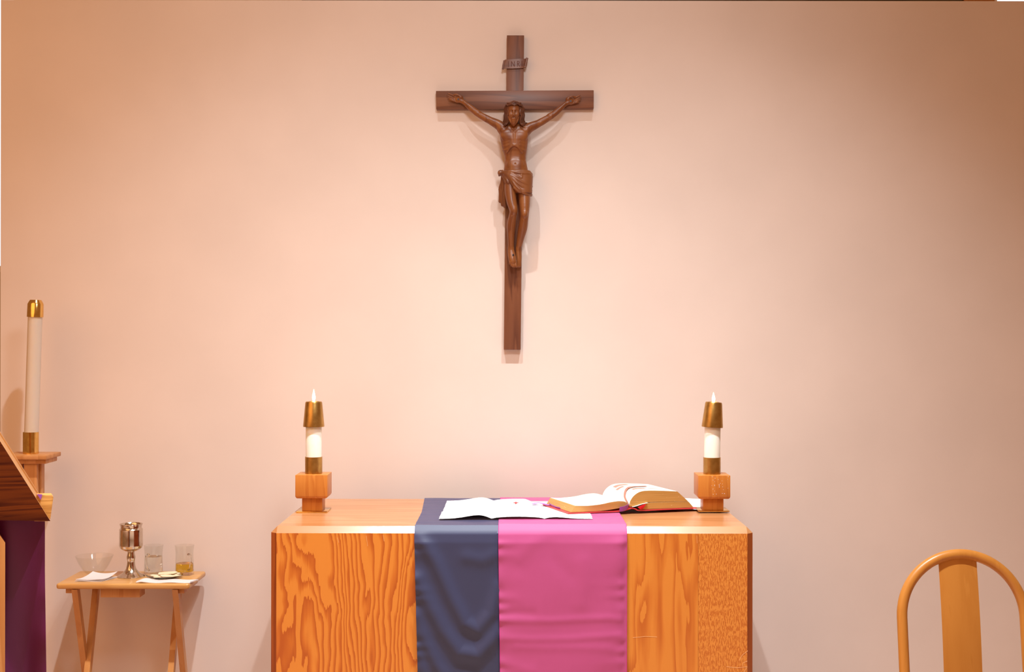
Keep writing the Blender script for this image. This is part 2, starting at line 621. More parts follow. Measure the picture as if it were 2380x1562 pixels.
def runner(xl, xr, off, disp, topwave, nx=70):
    """rows from the back of the altar, over the top, over the bevel and down the front"""
    rows = []
    ys = []
    seq = []
    for z in np.linspace(0.72, ATOP - AC, 8):
        seq.append((AB + off, z, 'b'))
    for y in np.linspace(AB - AC, AF + AC, 46):
        seq.append((y, ATOP + off, 't'))
    seq.append((AF + AC * 0.5 - off * 0.7, ATOP - AC * 0.5 + off * 0.7, 'c'))
    for z in np.linspace(ATOP - AC, 0.18, 150):
        seq.append((AF - off, z, 'f'))
    for y, z, kind in seq:
        r = []
        for j in range(nx):
            u = j / (nx - 1)
            x = xl(y, z, kind) * (1 - u) + xr(y, z, kind) * u
            yy, zz = y, z
            if kind == 'f':
                px, py = CX + x * F / AF, CY - (z - EYE) * F / AF
                fade = min(1.0, (ATOP - AC - z) / 0.03)
                yy = y - max(0.0, disp(px, py, u)) * fade
            elif kind == 't':
                zz = z + max(0.0, topwave(x, y, u))
            r.append((x, yy, zz))
        rows.append(r)
    return rows


def q(X, Y):
    return (940 + X / 4.407, 1220 + Y / 4.407)


nav_r = [([q(170, 120), q(330, 400), q(480, 740), q(620, 1000), q(760, 1070), q(900, 900), q(990, 640)], 17, 0.010),
         ([q(130, 560), q(250, 800), q(400, 1080), q(560, 1300), q(760, 1330), q(980, 1100)], 18, 0.011),
         ([q(130, 950), q(200, 1150), q(330, 1420), q(420, 1560)], 15, 0.009),
         ([q(130, 1250), q(190, 1450), q(230, 1600)], 12, 0.006),
         ([q(960, 300), q(800, 360), q(640, 330)], 16, 0.004)]


def navy_disp(px, py, u):
    d = 0.004
    for c, wd, h in nav_r:
        d += float(ridge(np.float64(px), np.float64(py), c, wd, h))
    d += 0.0016 * math.exp(-u / 0.07) * math.sin(py * 0.19 + 2 * math.sin(py * 0.05))
    if px > 1148:
        d *= max(0.0, (1172 - px) / 24) ** 1
    return min(d, 0.016) + 0.001


navy = thing('altar_runner', 'dark navy blue satin runner hanging over the altar front beside the pink one', 'cloth', (XP(1065, 4.4), AF, ATOP))
nrows = runner(lambda y, z, k_: -0.322 - (0.016 * max(0, (y - 4.75) / 0.4) if k_ != 'f' else 0) + (0.012 * max(0, (0.93 - z)) / 0.45 if k_ == 'f' else 0),
               lambda y, z, k_: -0.02, 0.0012, navy_disp,
               lambda x, y, u: 0.0016 + (0.0007 * math.sin(y * 95 + 2.5 * math.sin(x * 14)) + 0.0006 * math.sin(y * 61 + 3 * math.sin(x * 9 + 1))) * math.exp(-u * 2.2))
part(MB().grid(nrows, 0.0010), 'cloth_panel', M['navy'], navy)
edge = [Vector(r[0]) for r in nrows]
part(MB().tube(edge, 0.0011, 6), 'piping', M['navy_edge'], navy, 'violet blue edge piping')

pk = [([q(990, 965), q(1500, 975), q(2100, 945), q(2200, 960)], 7, 0.0035), ([q(1100, 880), q(1300, 905)], 10, -0.003),
      ([q(1000, 1150), q(1300, 1165), q(1700, 1160), q(2200, 1120)], 7, 0.0030), ([q(1150, 1245), q(1600, 1250), q(2100, 1250)], 8, 0.0022),
      ([q(1380, 90), q(1280, 200), q(1180, 330)], 14, 0.003), ([q(1480, 210), q(1500, 330), q(1700, 520)], 14, -0.002),
      ([q(1830, 380), q(1840, 600), q(1810, 800)], 16, 0.0035), ([q(2250, 100), q(2130, 450), q(2080, 900), q(2050, 1400)], 22, 0.0045),
      ([q(1130, 760), q(1160, 560)], 14, 0.002), ([q(1050, 1440), q(1300, 1480)], 10, 0.003)]


def pink_disp(px, py, u):
    d = 0.0060
    for c, wd, h in pk:
        d += 0.55 * float(ridge(np.float64(px), np.float64(py), c, wd * 1.25, h))
    d += 0.0018 * math.exp(-u / 0.06) * math.sin(py * 0.17 + 2.2 * math.sin(py * 0.04))
    d += 0.0020 * math.exp(-(1 - u) / 0.06) * math.sin(py * 0.155 + 2.0 * math.sin(py * 0.045 + 1))
    d += 0.0016 * math.sin(px * 0.021 + py * 0.012) * math.sin(py * 0.017 - 1.0)
    d -= 0.008 * max(0.0, (u - 0.93) / 0.07) ** 2
    return max(d, 0.0026)


pink = thing('altar_runner', 'magenta pink satin runner draped over the altar front, lapping the navy one', 'cloth', (XP(1310, 4.4), AF, ATOP))
prows = runner(lambda y, z, k_: -0.0435 + (0.006 * max(0, (0.93 - z)) / 0.45 if k_ == 'f' else 0), lambda y, z, k_: 0.3815, 0.0042, pink_disp,
               lambda x, y, u: 0.0022 + 0.0008 * math.sin(y * 80 + 1.5 * math.sin(x * 12)))
part(MB().grid(prows, 0.0010), 'cloth_panel', M['pink'], pink)
for side in (0, -1):
    part(MB().tube([Vector(r[side]) for r in prows], 0.0012, 6), 'piping', M['pink_edge'], pink, 'deep magenta edge piping')

# white corporal lying open on the runners
random.seed(4)
cr = [-0.249, -0.0665, 0.110, 0.277]


def corp_h(x, y):
    h = 0.0
    for i in range(3):
        if cr[i] <= x <= cr[i + 1]:
            t = (x - cr[i]) / (cr[i + 1] - cr[i])
            amp = (0.0125, 0.0075, 0.0060)[i]
            if i == 0:
                h = amp * (math.sin(math.pi * t ** 2.2)) ** 1.2
            elif i == 1:
                h = amp * abs(math.sin(math.pi * t)) ** 0.45
            else:
                h = amp * abs(math.sin(math.pi * (1 - t) ** 2.6))
    ty = (y - 4.534) / 0.486
    cre = min(abs(ty - 0.34), abs(ty - 0.68))
    bu = (x - 0.418) * 0.955 + (y - 4.729) * 0.297          # flattened where the book lies on it
    bv = -(x - 0.418) * 0.33 + (y - 4.729) * 0.944
    flat = min(1.0, max(0.0, -(bu + 0.243) / 0.02, -(bv + 0.012) / 0.02))
    return flat * h * (0.82 + 0.18 * min(1, cre / 0.1)) + flat * 0.004 * min(1, cre / 0.10) * (0.5 if ty > 0.34 else 0.2)


rows = []
for i in range(61):
    y = 4.534 + 0.486 * i / 60
    r = []
    for j in range(121):
        x = cr[0] + (cr[3] - cr[0]) * j / 120
        e = 0.0016
        yy, xx = y, x
        if i in (0, 60):
            yy += random.uniform(-e, e)
        if j in (0, 120):
            xx += random.uniform(-e, e)
        if j < 2 and i > 22:
            xx += 0.004
        r.append((xx, yy, ATOP + 0.0082 + corp_h(x, y)))
    rows.append(r)
corp = thing('corporal', 'white linen square lying unfolded across the navy and pink runners', 'cloth', (0.014, 4.777, ATOP))
part(MB().grid(rows, -0.0012), 'linen_sheet', M['linen'], corp)
cxp = P(1199.5, 1177.5, 4.92)
mb = MB()
zc = ATOP + 0.0082 + corp_h(cxp.x, 4.90) + 0.0016
mb.box(cxp.x - 0.009, cxp.x + 0.009, 4.897, 4.903, zc - 0.0008, zc + 0.0006).box(cxp.x - 0.003, cxp.x + 0.003, 4.880, 4.920, zc - 0.0008, zc + 0.0005)
part(mb, 'embroidered_cross', M['red_thread'], corp, 'tiny red embroidered cross', smooth=False)

# folded white cloth at the back right corner, under book and candlestick
rows = []
for i in range(25):
    y = 4.815 + 0.335 * i / 24
    rows.append([(0.545 + 0.225 * j / 20, y, ATOP + 0.0035 + 0.0012 * math.sin(j * 0.7 + i * 0.25)) for j in range(21)])
solo(MB().grid(rows, -0.003), 'altar_linen', M['linen'], 'flat white cloth lying between the open book and the right candlestick', 'cloth', (0.657, 4.98, ATOP))

# ------------------------------------------------------------------ open book
BO = Vector((0.418, 4.729, 0))
BU = Vector((0.955, 0.297, 0)).normalized()
BV = Vector((-0.330, 0.944, 0)).normalized()
BZ = ATOP + 0.0095
book = thing('missal_book', 'large open book with gilt page edges and red cover on the altar', 'book', (BO.x, BO.y + 0.11, ATOP))


def bp(u, v, h):
    p = BO + BU * u + BV * v
    return Vector((p.x, p.y, BZ + 0.004 + h))


def block(prof_top, prof_bot, depth, name):
    """prof_*: (u, h) from the fore edge to the spine (same count)"""
    mb = MB()
    nv = 16
    n = len(prof_top)
    tp = [[bp(u, depth * i / nv, h) for u, h in prof_top] for i in range(nv + 1)]
    bt = [[bp(u, depth * i / nv, h) for u, h in prof_bot] for i in range(nv + 1)]
    mb.grid(tp, 0, 0)
    mb.grid(bt, 0, 0)
    for i in (0, nv):
        m_ = 8
        mb.grid([[tp[i][k].lerp(bt[i][k], a / m_) for k in range(n)] for a in range(m_ + 1)], 0, 1)
    for k_ in (0, n - 1):
        mb.grid([[tp[i][k_].lerp(bt[i][k_], a / 4) for i in range(nv + 1)] for a in range(5)], 0, 1)
    return part(mb, name, [M['page'], M['gilt']], book, fix=True)


def interp(pts, n=40):
    xs_ = [p[0] for p in pts]
    t = np.linspace(0, len(pts) - 1, n)
    # smooth (Catmull-Rom) resampling
    out = []
    P_ = np.array(pts, float)
    for a in t:
        i = min(int(a), len(pts) - 2)
        f_ = a - i
        p0, p1, p2, p3 = P_[max(i - 1, 0)], P_[i], P_[i + 1], P_[min(i + 2, len(pts) - 1)]
        out.append(tuple(0.5 * ((2 * p1) + (-p0 + p2) * f_ + (2 * p0 - 5 * p1 + 4 * p2 - p3) * f_ ** 2 + (-p0 + 3 * p1 - 3 * p2 + p3) * f_ ** 3)))
    return out


LT = interp([(-0.204, 0.0235), (-0.16, 0.0215), (-0.11, 0.0245), (-0.07, 0.031), (-0.04, 0.0335), (-0.018, 0.0315), (-0.003, 0.024)])
LB = interp([(-0.219, 0.0005), (-0.17, 0.0005), (-0.12, 0.001), (-0.08, 0.0035), (-0.045, 0.0075), (-0.018, 0.0105), (-0.001, 0.013)])
block(LT, LB, 0.245, 'page_block')
RT = interp([(0.188, 0.0605), (0.15, 0.0635), (0.10, 0.0665), (0.062, 0.067), (0.038, 0.0625), (0.018, 0.050), (0.006, 0.034), (0.001, 0.018)])
RB = interp([(0.232, 0.0225), (0.17, 0.0240), (0.11, 0.0255), (0.072, 0.0255), (0.050, 0.022), (0.030, 0.017), (0.014, 0.013), (0.003, 0.012)])
block(RT, RB, 0.245, 'page_block')
RT2 = interp([(0.233, 0.0215), (0.18, 0.0228), (0.12, 0.0240), (0.085, 0.0242), (0.060, 0.020), (0.049, 0.010), (0.045, 0.0025)])
RB2 = interp([(0.252, 0.0005), (0.20, 0.0005), (0.14, 0.0005), (0.10, 0.0005), (0.07, 0.0005), (0.05, 0.0002), (0.043, 0.0)])
block(RT2, RB2, 0.245, 'page_block')
# red cover boards with a loose spine fold
cv = interp([(-0.232, -0.0005), (-0.12, -0.0005), (-0.045, -0.0005), (-0.012, 0.004), (0.008, 0.009), (0.024, 0.006), (0.042, -0.0005), (0.14, -0.0005), (0.262, -0.0005)], 60)
part(MB().grid([[bp(u, v, h) for u, h in cv] for v in np.linspace(-0.006, 0.252, 12)], 0.0035), 'cover', M['cover'], book, 'red leather cover')
# rising loose leaf by the spine, red lining behind it
lf = interp([(0.012, 0.012), (0.028, 0.015), (0.045, 0.020), (0.070, 0.0245)], 16)
part(MB().grid([[bp(u, v, h - 0.006 * (1 - v / 0.2) * 0) for u, h in lf] for v in np.linspace(-0.007, 0.20, 6)], 0.0006), 'loose_leaf', M['page'], book)
rd = [[bp(0.030, -0.008, 0.0105), bp(0.045, -0.0085, 0.0165), bp(0.062, -0.007, 0.0215)], [bp(0.036, -0.0095, 0.0055), bp(0.047, -0.0105, 0.010), bp(0.057, -0.008, 0.013)],
      [bp(0.040, -0.008, 0.002), bp(0.044, -0.009, 0.0025), bp(0.050, -0.007, 0.003)]]
part(MB().grid(rd, 0.0006), 'marker_ribbon', M['ribbon_red'], book, 'bright red ribbon end')


def ribbon(path, width, mat, label, wdir=None):
    pts = interp([tuple(p) for p in path], 28)
    rows = []
    for i, p in enumerate(pts):
        p = Vector(p)
        d = Vector(pts[min(i + 1, 27)]) - Vector(pts[max(i - 1, 0)])
        wv = Vector(wdir) if wdir else d.cross(Vector((0, 0, 1))).normalized()
        rows.append([p - wv * width / 2, p, p + wv * width / 2])
    part(MB().grid(rows, 0.0006), 'marker_ribbon', mat, book, label)


def top_h(u):
    us = [p[0] for p in RT][::-1]
    hs = [p[1] for p in RT][::-1]
    return float(np.interp(u, us, hs))


ribbon([bp(0.003, 0.012, 0.021), bp(0.0035, 0.035, 0.034), bp(0.010, 0.060, 0.046), bp(0.026, 0.085, 0.062), bp(0.045, 0.10, 0.0695), bp(0.075, 0.115, 0.0695), bp(0.13, 0.135, 0.067)],
       0.016, M['ribbon_rose'], 'rose brown ribbon over the right page', (-0.33, 0.944, 0.0))
ribbon([bp(-0.002, -0.003, 0.018), bp(-0.012, -0.010, 0.012), bp(-0.028, -0.012, 0.007), bp(-0.040, -0.008, 0.005)], 0.020, M['ribbon_purple'], 'purple ribbon end at the spine', (0.12, -0.35, 0.9))
zc2 = ATOP + 0.0082 + 0.012
ribbon([bp(-0.226, 0.20, 0.002), bp(-0.232, 0.22, 0.0035), Vector((0.100, 4.885, zc2)), Vector((0.075, 4.87, zc2 - 0.002))], 0.012, M['ribbon_purple'], 'purple ribbon end on the white linen')
ribbon([bp(-0.219, 0.215, 0.006), bp(-0.225, 0.17, 0.0045), bp(-0.224, 0.13, 0.003), bp(-0.221, 0.10, 0.003)], 0.008, M['ribbon_purple'], 'purple ribbon along the fore edge', (-0.4, -0.2, 0.8))
# red printed blocks on the right hand page
for (u0, u1, v0, v1) in ((0.030, 0.085, 0.185, 0.215), (0.045, 0.095, 0.06, 0.085), (0.022, 0.050, 0.15, 0.170), (0.105, 0.150, 0.065, 0.075)):
    rows = [[bp(u, v, top_h(u) + 0.0005) for u in np.linspace(u0, u1, 12)] for v in np.linspace(v0, v1, 4)]
    part(MB().grid(rows, 0.0004), 'printed_block', M['print_red'], book, 'faded red printed block')

# ------------------------------------------------------------------ altar candlesticks and their candles
def rotz(c, deg_y):
    return Matrix.Translation(Vector(c)) @ Matrix.Rotation(math.radians(deg_y), 4, 'Y') @ Matrix.Translation(-Vector(c))


def tilt(mb, c, deg):
    mt = rotz(c, deg)
    mb.v = [tuple(mt @ Vector(p)) for p in mb.v]
    return mb


def candlestick(cx, cy, label, clabel, tilt_c=0.0, tilt_f=0.0, flame_h=0.0439, marks=False, lift=0.0003):
    z0 = ATOP + lift
    st = thing('candlestick', label, 'candlestick', (cx, cy, z0), 'candlesticks at the ends of the altar')
    part(MB().box(cx - 0.056, cx + 0.056, cy - 0.052, cy + 0.052, z0, z0 + 0.004, 0.001), 'base_plate', M['brass_shiny'], st, 'brass base plate')
    part(MB().box(cx - 0.0365, cx + 0.0365, cy - 0.0365, cy + 0.0365, z0 + 0.004, 1.020, 0.0015), 'stem', M['candle_wood'], st)
    # block: square with its lower edges rounded
    h0, h1, hw = 1.0165, 1.1015, 0.0575
    bm = bmesh.new()
    bmesh.ops.create_cube(bm, size=1.0)
    for v in bm.verts:
        v.co = Vector((cx + v.co.x * 2 * hw, cy + v.co.y * 2 * hw, (h0 + h1) / 2 + v.co.z * (h1 - h0)))
    lowe = [e for e in bm.edges if all(v.co.z < h0 + 0.001 for v in e.verts)]
    bmesh.ops.bevel(bm, geom=lowe, offset=0.010, segments=4, profile=0.5, affect='EDGES')
    bmesh.ops.bevel(bm, geom=[e for e in bm.edges if e.calc_face_angle(0) > 1.0], offset=0.0012, segments=2, profile=0.5, affect='EDGES')
    blk = part(MB().bm(bm), 'block', M['candle_wood'], st)
    if marks:
        random.seed(11)
        mk = MB()
        for _ in range(26):
            x, z = cx + random.uniform(-0.01, 0.05), random.uniform(1.03, 1.098)
            mk.box(x - 0.0008, x + 0.0008, cy - hw - 0.0004, cy - hw + 0.001, z - 0.001, z + random.uniform(0.0, 0.002))
        part(mk, 'wax_drip', M['wax'], blk, 'pale wax spatters', smooth=False)
    r = 0.0312
    part(MB().lathe([(r - 0.0025, 0.005), (r - 0.0025, 0.0), (r, 0.0), (r, 0.0605), (r - 0.0022, 0.0605), (r - 0.0022, 0.005)], (cx, cy, h1), close=True), 'socket', M['brass'], st, 'brass candle socket')
    ca = thing('altar_candle', clabel, 'candle', (cx, cy, h1 + 0.004), 'lit candles on the altar')
    c0 = (cx, cy, h1 + 0.03)
    wr = 0.0288
    part(tilt(MB().lathe([(0, 0.0), (wr, 0.0), (wr, 0.19), (wr - 0.003, 0.195), (0, 0.195)], (cx, cy, h1 + 0.004)), c0, tilt_c), 'wax_body', M['wax'], ca)
    fz = 1.271
    cap = [(0.0345, 0.0), (0.0382, 0.0), (0.0384, 0.003), (0.0306, 0.086), (0.0285, 0.0905), (0.0205, 0.0915), (0.0195, 0.086), (0.029, 0.080), (0.0345, 0.004)]
    mb = MB().lathe(cap, (cx, cy, fz), 64, close=True)
    tilt(mb, (cx, cy, fz + 0.03), tilt_f)
    tilt(mb, c0, tilt_c)
    part(mb, 'follower', M['brass'], ca, 'tapered brass follower cap')
    wx = cx + math.sin(math.radians(tilt_c)) * 0.2 + math.sin(math.radians(tilt_f)) * 0.05
    part(MB().tube([(wx, cy, fz + 0.02), (wx, cy, fz + 0.085), (wx + 0.001, cy, fz + 0.098)], 0.0012, 8), 'wick', M['wick'], ca)
    fh = flame_h
    prof = [(0.0005, 0.0), (0.0038, 0.10), (0.0056, 0.25), (0.0058, 0.40), (0.0046, 0.58), (0.0028, 0.76), (0.0012, 0.92), (0.0002, 1.0)]
    part(MB().lathe([(a, fz + 0.0885 + b * (fh + 0.003)) for a, b in prof], (wx, cy, 0), 20), 'flame', M['flame'], ca, 'bright flame')


candlestick(-0.7175, 4.7985, 'wooden block candlestick with brass socket on the left end of the altar',
            'lit white candle in the altar candlestick farther from the open book', 0.0, 0.0, 0.044)
candlestick(0.7245, 4.7985, 'wax-spattered wooden block candlestick with brass socket beside the open book',
            'lit white candle with a tilted brass follower beside the open book', 0.9, 2.6, 0.034, True, 0.0052)

# ------------------------------------------------------------------ crucifix
cruc = thing('crucifix', 'dark wooden wall crucifix with carved figure above the altar', 'crucifix', (0, WALL, ZP(813, WALL)))
BT = 0.030
YF = WALL - BT


def beam(corners, y0, y1, name, mat, bev=0.0015):
    mb = MB().prism([(XP(x, YF), ZP(y, YF)) for x, y in corners], y0, y1, bev)
    return part(mb, name, mat, cruc)


beam([(1177.3, 82), (1217.3, 82), (1210.2, 813), (1171.0, 813)], YF, WALL - 0.0005, 'upright_beam', M['cross_wood'])
beam([(1012.5, 211.8), (1379.2, 209.6), (1379.0, 252.5), (1013.5, 254.5)], YF - 0.003, WALL - 0.0005, 'cross_beam', M['cross_wood_x'])
# scroll with carved letters
sy = YF - 0.006
scv = []
for i, (x, yt, yb, dy) in enumerate([(1168.5, 140.5, 161.5, 0.004), (1170, 139, 160.0, 0.000), (1177, 137.8, 159.6, -0.002), (1190, 137.5, 159.3, -0.003), (1205, 136.6, 158.6, -0.003), (1217, 136.2, 158.0, -0.001), (1221, 136.0, 157.5, 0.002)]):
    sl = (1 - i / 6) * -0.0
    scv.append([P(x + (150 - y) * 0.24 * (1 if i in (0, 1, 5, 6) else 0.12), y, sy + dy) for y in np.linspace(yt, yb, 8)])
scroll = part(MB().grid(scv, -0.006), 'title_scroll', M['cross_wood_x'], cruc, 'small tilted scroll with carved letters')
part(MB().tube([P(1224.5, 134.5, sy - 0.001), P(1222.0, 145.5, sy - 0.001), P(1219.0, 157.0, sy - 0.001)], 0.0045, 10), 'rolled_end', M['cross_wood_x'], scroll)
part(MB().tube([P(1171.5, 140.5, sy + 0.001), P(1169.0, 151.0, sy + 0.001), P(1167.8, 161.5, sy + 0.001)], 0.0036, 10), 'rolled_end', M['cross_wood_x'], scroll)
lt = MB()


def stroke(a, b, r=0.0011):
    lt.tube([P(a[0], a[1], sy - 0.0042), P(b[0], b[1], sy - 0.0042)], r, 6)


stroke((1180.6, 142.5), (1180.9, 155))
stroke((1188, 142.5), (1188.2, 154.6)); stroke((1188, 142.5), (1195, 154.4)); stroke((1194.8, 142.2), (1195, 154.4))
stroke((1201.6, 142), (1201.8, 154.2)); stroke((1201.6, 142), (1206, 143.2)); stroke((1206, 143.2), (1206, 146.6)); stroke((1206, 146.6), (1201.7, 148)); stroke((1203, 148), (1207, 154))
stroke((1212.2, 141.6), (1212.4, 153.8))
part(lt, 'lettering', M['engraved'], scroll, 'dark carved letters INRI')


# ---- signed distance sculpting for the carved figure
class Sculpt:
    def __init__(self, lo, hi, h):
        self.h = h
        self.lo = np.array(lo, float)
        self.n = np.ceil((np.array(hi) - self.lo) / h).astype(int) + 1
        self.V = np.full(tuple(self.n), 0.05, np.float32)

    def _win(self, a, b):
        i0 = np.clip(np.floor((np.array(a) - self.lo) / self.h).astype(int), 0, self.n - 1)
        i1 = np.clip(np.ceil((np.array(b) - self.lo) / self.h).astype(int) + 1, 1, self.n)
        sl = tuple(slice(i, j) for i, j in zip(i0, i1))
        ax = [(self.lo[d] + self.h * np.arange(i0[d], i1[d])).astype(np.float32) for d in range(3)]
        X, Y, Z = np.meshgrid(*ax, indexing='ij', sparse=True)
        return sl, X, Y, Z

    def _put(self, sl, d, k, mode):
        A = self.V[sl]
        if mode == 'cut':
            d = -d
            if k > 0:
                t = np.maximum(k - np.abs(A - d), 0) / k
                self.V[sl] = np.maximum(A, d) + t * t * k * 0.25
            else:
                self.V[sl] = np.maximum(A, d)
        else:
            if k > 0:
                t = np.maximum(k - np.abs(A - d), 0) / k
                self.V[sl] = np.minimum(A, d) - t * t * k * 0.25
            else:
                self.V[sl] = np.minimum(A, d)

    def cone(self, a, b, ra, rb, k=0.006, mode='add', sq=None):
        a, b = np.array(a, float), np.array(b, float)
        m = max(ra, rb) + 3 * max(k, 0.002) + 2 * self.h
        sl, X, Y, Z = self._win(np.minimum(a, b) - m, np.maximum(a, b) + m)
        ab = b - a
        t = ((X - a[0]) * ab[0] + (Y - a[1]) * ab[1] + (Z - a[2]) * ab[2]) / max(ab @ ab, 1e-12)
        t = np.clip(t, 0, 1)
        dy = (Y - a[1] - t * ab[1])
        if sq:
            dy = dy * sq
        d = np.sqrt((X - a[0] - t * ab[0]) ** 2 + dy ** 2 + (Z - a[2] - t * ab[2]) ** 2) - (ra + (rb - ra) * t)
        self._put(sl, d, k, mode)

    def chain(self, pts, rad, k=0.006, mode='add', sq=None, fine=4):
        """a limb through the points: one continuous tapering tube, then blended into the body"""
        q_ = [tuple(p) + (r,) for p, r in zip(pts, rad)]
        if len(q_) > 2 and fine > 1:
            q_ = interp(q_, (len(q_) - 1) * fine + 1)
        q_ = np.array(q_, float)
        m = q_[:, 3].max() + 3 * max(k, 0.002) + 2 * self.h
        sl, X, Y, Z = self._win(q_[:, :3].min(0) - m, q_[:, :3].max(0) + m)
        D = None
        for a_, b_ in zip(q_[:-1], q_[1:]):
            ab = b_[:3] - a_[:3]
            t = np.clip(((X - a_[0]) * ab[0] + (Y - a_[1]) * ab[1] + (Z - a_[2]) * ab[2]) / max(ab @ ab, 1e-12), 0, 1)
            dy = (Y - a_[1] - t * ab[1]) * (sq or 1.0)
            d = np.sqrt((X - a_[0] - t * ab[0]) ** 2 + dy ** 2 + (Z - a_[2] - t * ab[2]) ** 2) - (a_[3] + (b_[3] - a_[3]) * t)
            D = d if D is None else np.minimum(D, d)
        self._put(sl, D.astype(np.float32), k, mode)

    def ell(self, c, r, k=0.006, mode='add', rot=0.0):
        c, r = np.array(c, float), np.array(r, float)
        m = max(r) + 3 * max(k, 0.002) + 2 * self.h
        sl, X, Y, Z = self._win(c - m, c + m)
        x, y, z = X - c[0], Y - c[1], Z - c[2]
        if rot:
            cs, sn = math.cos(rot), math.sin(rot)
            x, z = x * cs + z * sn, -x * sn + z * cs
        k0 = np.sqrt((x / r[0]) ** 2 + (y / r[1]) ** 2 + (z / r[2]) ** 2)
        k1 = np.sqrt((x / r[0] ** 2) ** 2 + (y / r[1] ** 2) ** 2 + (z / r[2] ** 2) ** 2)
        self._put(sl, k0 * (k0 - 1) / np.maximum(k1, 1e-6), k, mode)

    def trunk(self, sec, k=0.006):
        """sec: rows (z, cx, cy, wx, wy) from low z to high z"""
        s = np.array(sec, float)
        m = 0.03
        sl, X, Y, Z = self._win((s[:, 1].min() - s[:, 3].max() - m, s[:, 2].min() - s[:, 4].max() - m, s[0, 0] - m),
                                (s[:, 1].max() + s[:, 3].max() + m, s[:, 2].max() + s[:, 4].max() + m, s[-1, 0] + m))
        zc = np.clip(Z, s[0, 0], s[-1, 0])
        f = [np.interp(zc.ravel(), s[:, 0], s[:, i]).reshape(zc.shape) for i in range(1, 5)]
        dx, dy = (X - f[0]) / f[2], (Y - f[1]) / f[3]
        d2 = (np.sqrt(dx ** 2 + dy ** 2) - 1) * np.minimum(f[2], f[3])
        dz = np.abs(Z - zc)
        d = np.where(dz > 0, np.sqrt(np.maximum(d2, 0) ** 2 + dz ** 2) + np.minimum(d2, 0) * 0, d2)
        self._put(sl, d.astype(np.float32), k, 'add')

    def mesh(self, mat, name, parent, relax=2):
        V, h = self.V, self.h
        ins = V < 0
        nx, ny, nz = V.shape
        cnt = np.zeros((nx - 1, ny - 1, nz - 1), np.uint8)
        corners = [(i, j, k_) for i in (0, 1) for j in (0, 1) for k_ in (0, 1)]
        for i, j, k_ in corners:
            cnt += ins[i:nx - 1 + i, j:ny - 1 + j, k_:nz - 1 + k_]
        act = (cnt > 0) & (cnt < 8)
        idx = np.argwhere(act)
        vid = np.full(act.shape, -1, np.int32)
        vid[act] = np.arange(len(idx))
        acc = np.zeros((len(idx), 3))
        num = np.zeros(len(idx))
        for a in corners:
            for d in range(3):
                if a[d] == 1:
                    continue
                b = list(a)
                b[d] = 1
                va = V[idx[:, 0] + a[0], idx[:, 1] + a[1], idx[:, 2] + a[2]]
                vb = V[idx[:, 0] + b[0], idx[:, 1] + b[1], idx[:, 2] + b[2]]
                c = (va < 0) != (vb < 0)
                t = np.where(c, va / np.where(c, va - vb, 1), 0)
                p = np.tile(np.array(a, float), (len(idx), 1))
                p[:, d] += t
                acc[c] += p[c]
                num[c] += 1
        pos = self.lo + h * (idx + acc / num[:, None])
        quads = []
        for d in range(3):
            e1, e2 = [(1, 2), (2, 0), (0, 1)][d]
            s0 = [slice(None)] * 3
            s1 = [slice(None)] * 3
            s0[d] = slice(0, V.shape[d] - 1)
            s1[d] = slice(1, V.shape[d])
            A, B = ins[tuple(s0)], ins[tuple(s1)]
            ch = np.argwhere(A != B)
            ok = (ch[:, e1] > 0) & (ch[:, e2] > 0) & (ch[:, e1] < act.shape[e1]) & (ch[:, e2] < act.shape[e2])
            ch = ch[ok]
            qv = []
            for o1, o2 in ((-1, -1), (0, -1), (0, 0), (-1, 0)):
                c = ch.copy()
                c[:, e1] += o1
                c[:, e2] += o2
                qv.append(vid[c[:, 0], c[:, 1], c[:, 2]])
            qv = np.stack(qv, 1)
            flip = ~A[ch[:, 0], ch[:, 1], ch[:, 2]]
            qv[flip] = qv[flip][:, ::-1]
            quads.append(qv)
        Q = np.concatenate(quads)
        Q = Q[(Q >= 0).all(1)]
        for _ in range(relax):
            s = np.zeros_like(pos)
            c = np.zeros(len(pos))
            for a, b in ((0, 1), (1, 2), (2, 3), (3, 0)):
                np.add.at(s, Q[:, a], pos[Q[:, b]])
                np.add.at(s, Q[:, b], pos[Q[:, a]])
                np.add.at(c, Q[:, a], 1)
                np.add.at(c, Q[:, b], 1)
            pos = pos * 0.5 + 0.5 * s / np.maximum(c, 1)[:, None]
        base = np.array(parent_base(parent))
        me = bpy.data.meshes.new(name)
        me.from_pydata((pos - base).tolist(), [], Q.tolist())
        me.materials.append(mat)
        me.polygons.foreach_set('use_smooth', [True] * len(me.polygons))
        me.update()
        o = bpy.data.objects.new(name, me)
        COL.objects.link(o)
        o.parent = parent
        BASE[o.name] = parent_base(parent)
        return o


FY = YF - 0.04
U = FY / F            # metres per photograph pixel at the figure


def J(px, py, back=0.0):
    """back: distance of the point in front of the beam face"""
    return np.array(P(px, py, YF - back * 0.93))


H = 0.00135
S = Sculpt((XP(1030, FY), YF - 0.125, ZP(628, FY)), (XP(1358, FY), YF + 0.02, ZP(228, FY) + 0.035), H)
# torso
sec = []
for py, cx_, hw, fr_, hd in [(440, 1200, 25, 0.040, 0.026), (415, 1199, 29, 0.042, 0.028), (395, 1198.5, 28, 0.043, 0.028), (383, 1198, 26, 0.042, 0.0255), (372, 1197.3, 24.3, 0.041, 0.0235),
                             (362, 1196.8, 24.6, 0.042, 0.0245), (350, 1195.8, 28.0, 0.044, 0.028), (338, 1195.3, 30.0, 0.045, 0.031), (325, 1194.8, 32.0, 0.045, 0.032), (312, 1194, 33.5, 0.044, 0.031),
                             (300, 1194.5, 32, 0.042, 0.026), (290, 1195, 24, 0.040, 0.018)]:
    c = J(cx_, py, fr_)
    sec.append((c[2], c[0], c[1], hw * U, hd))
sec.sort()
S.trunk(sec, 0.004)
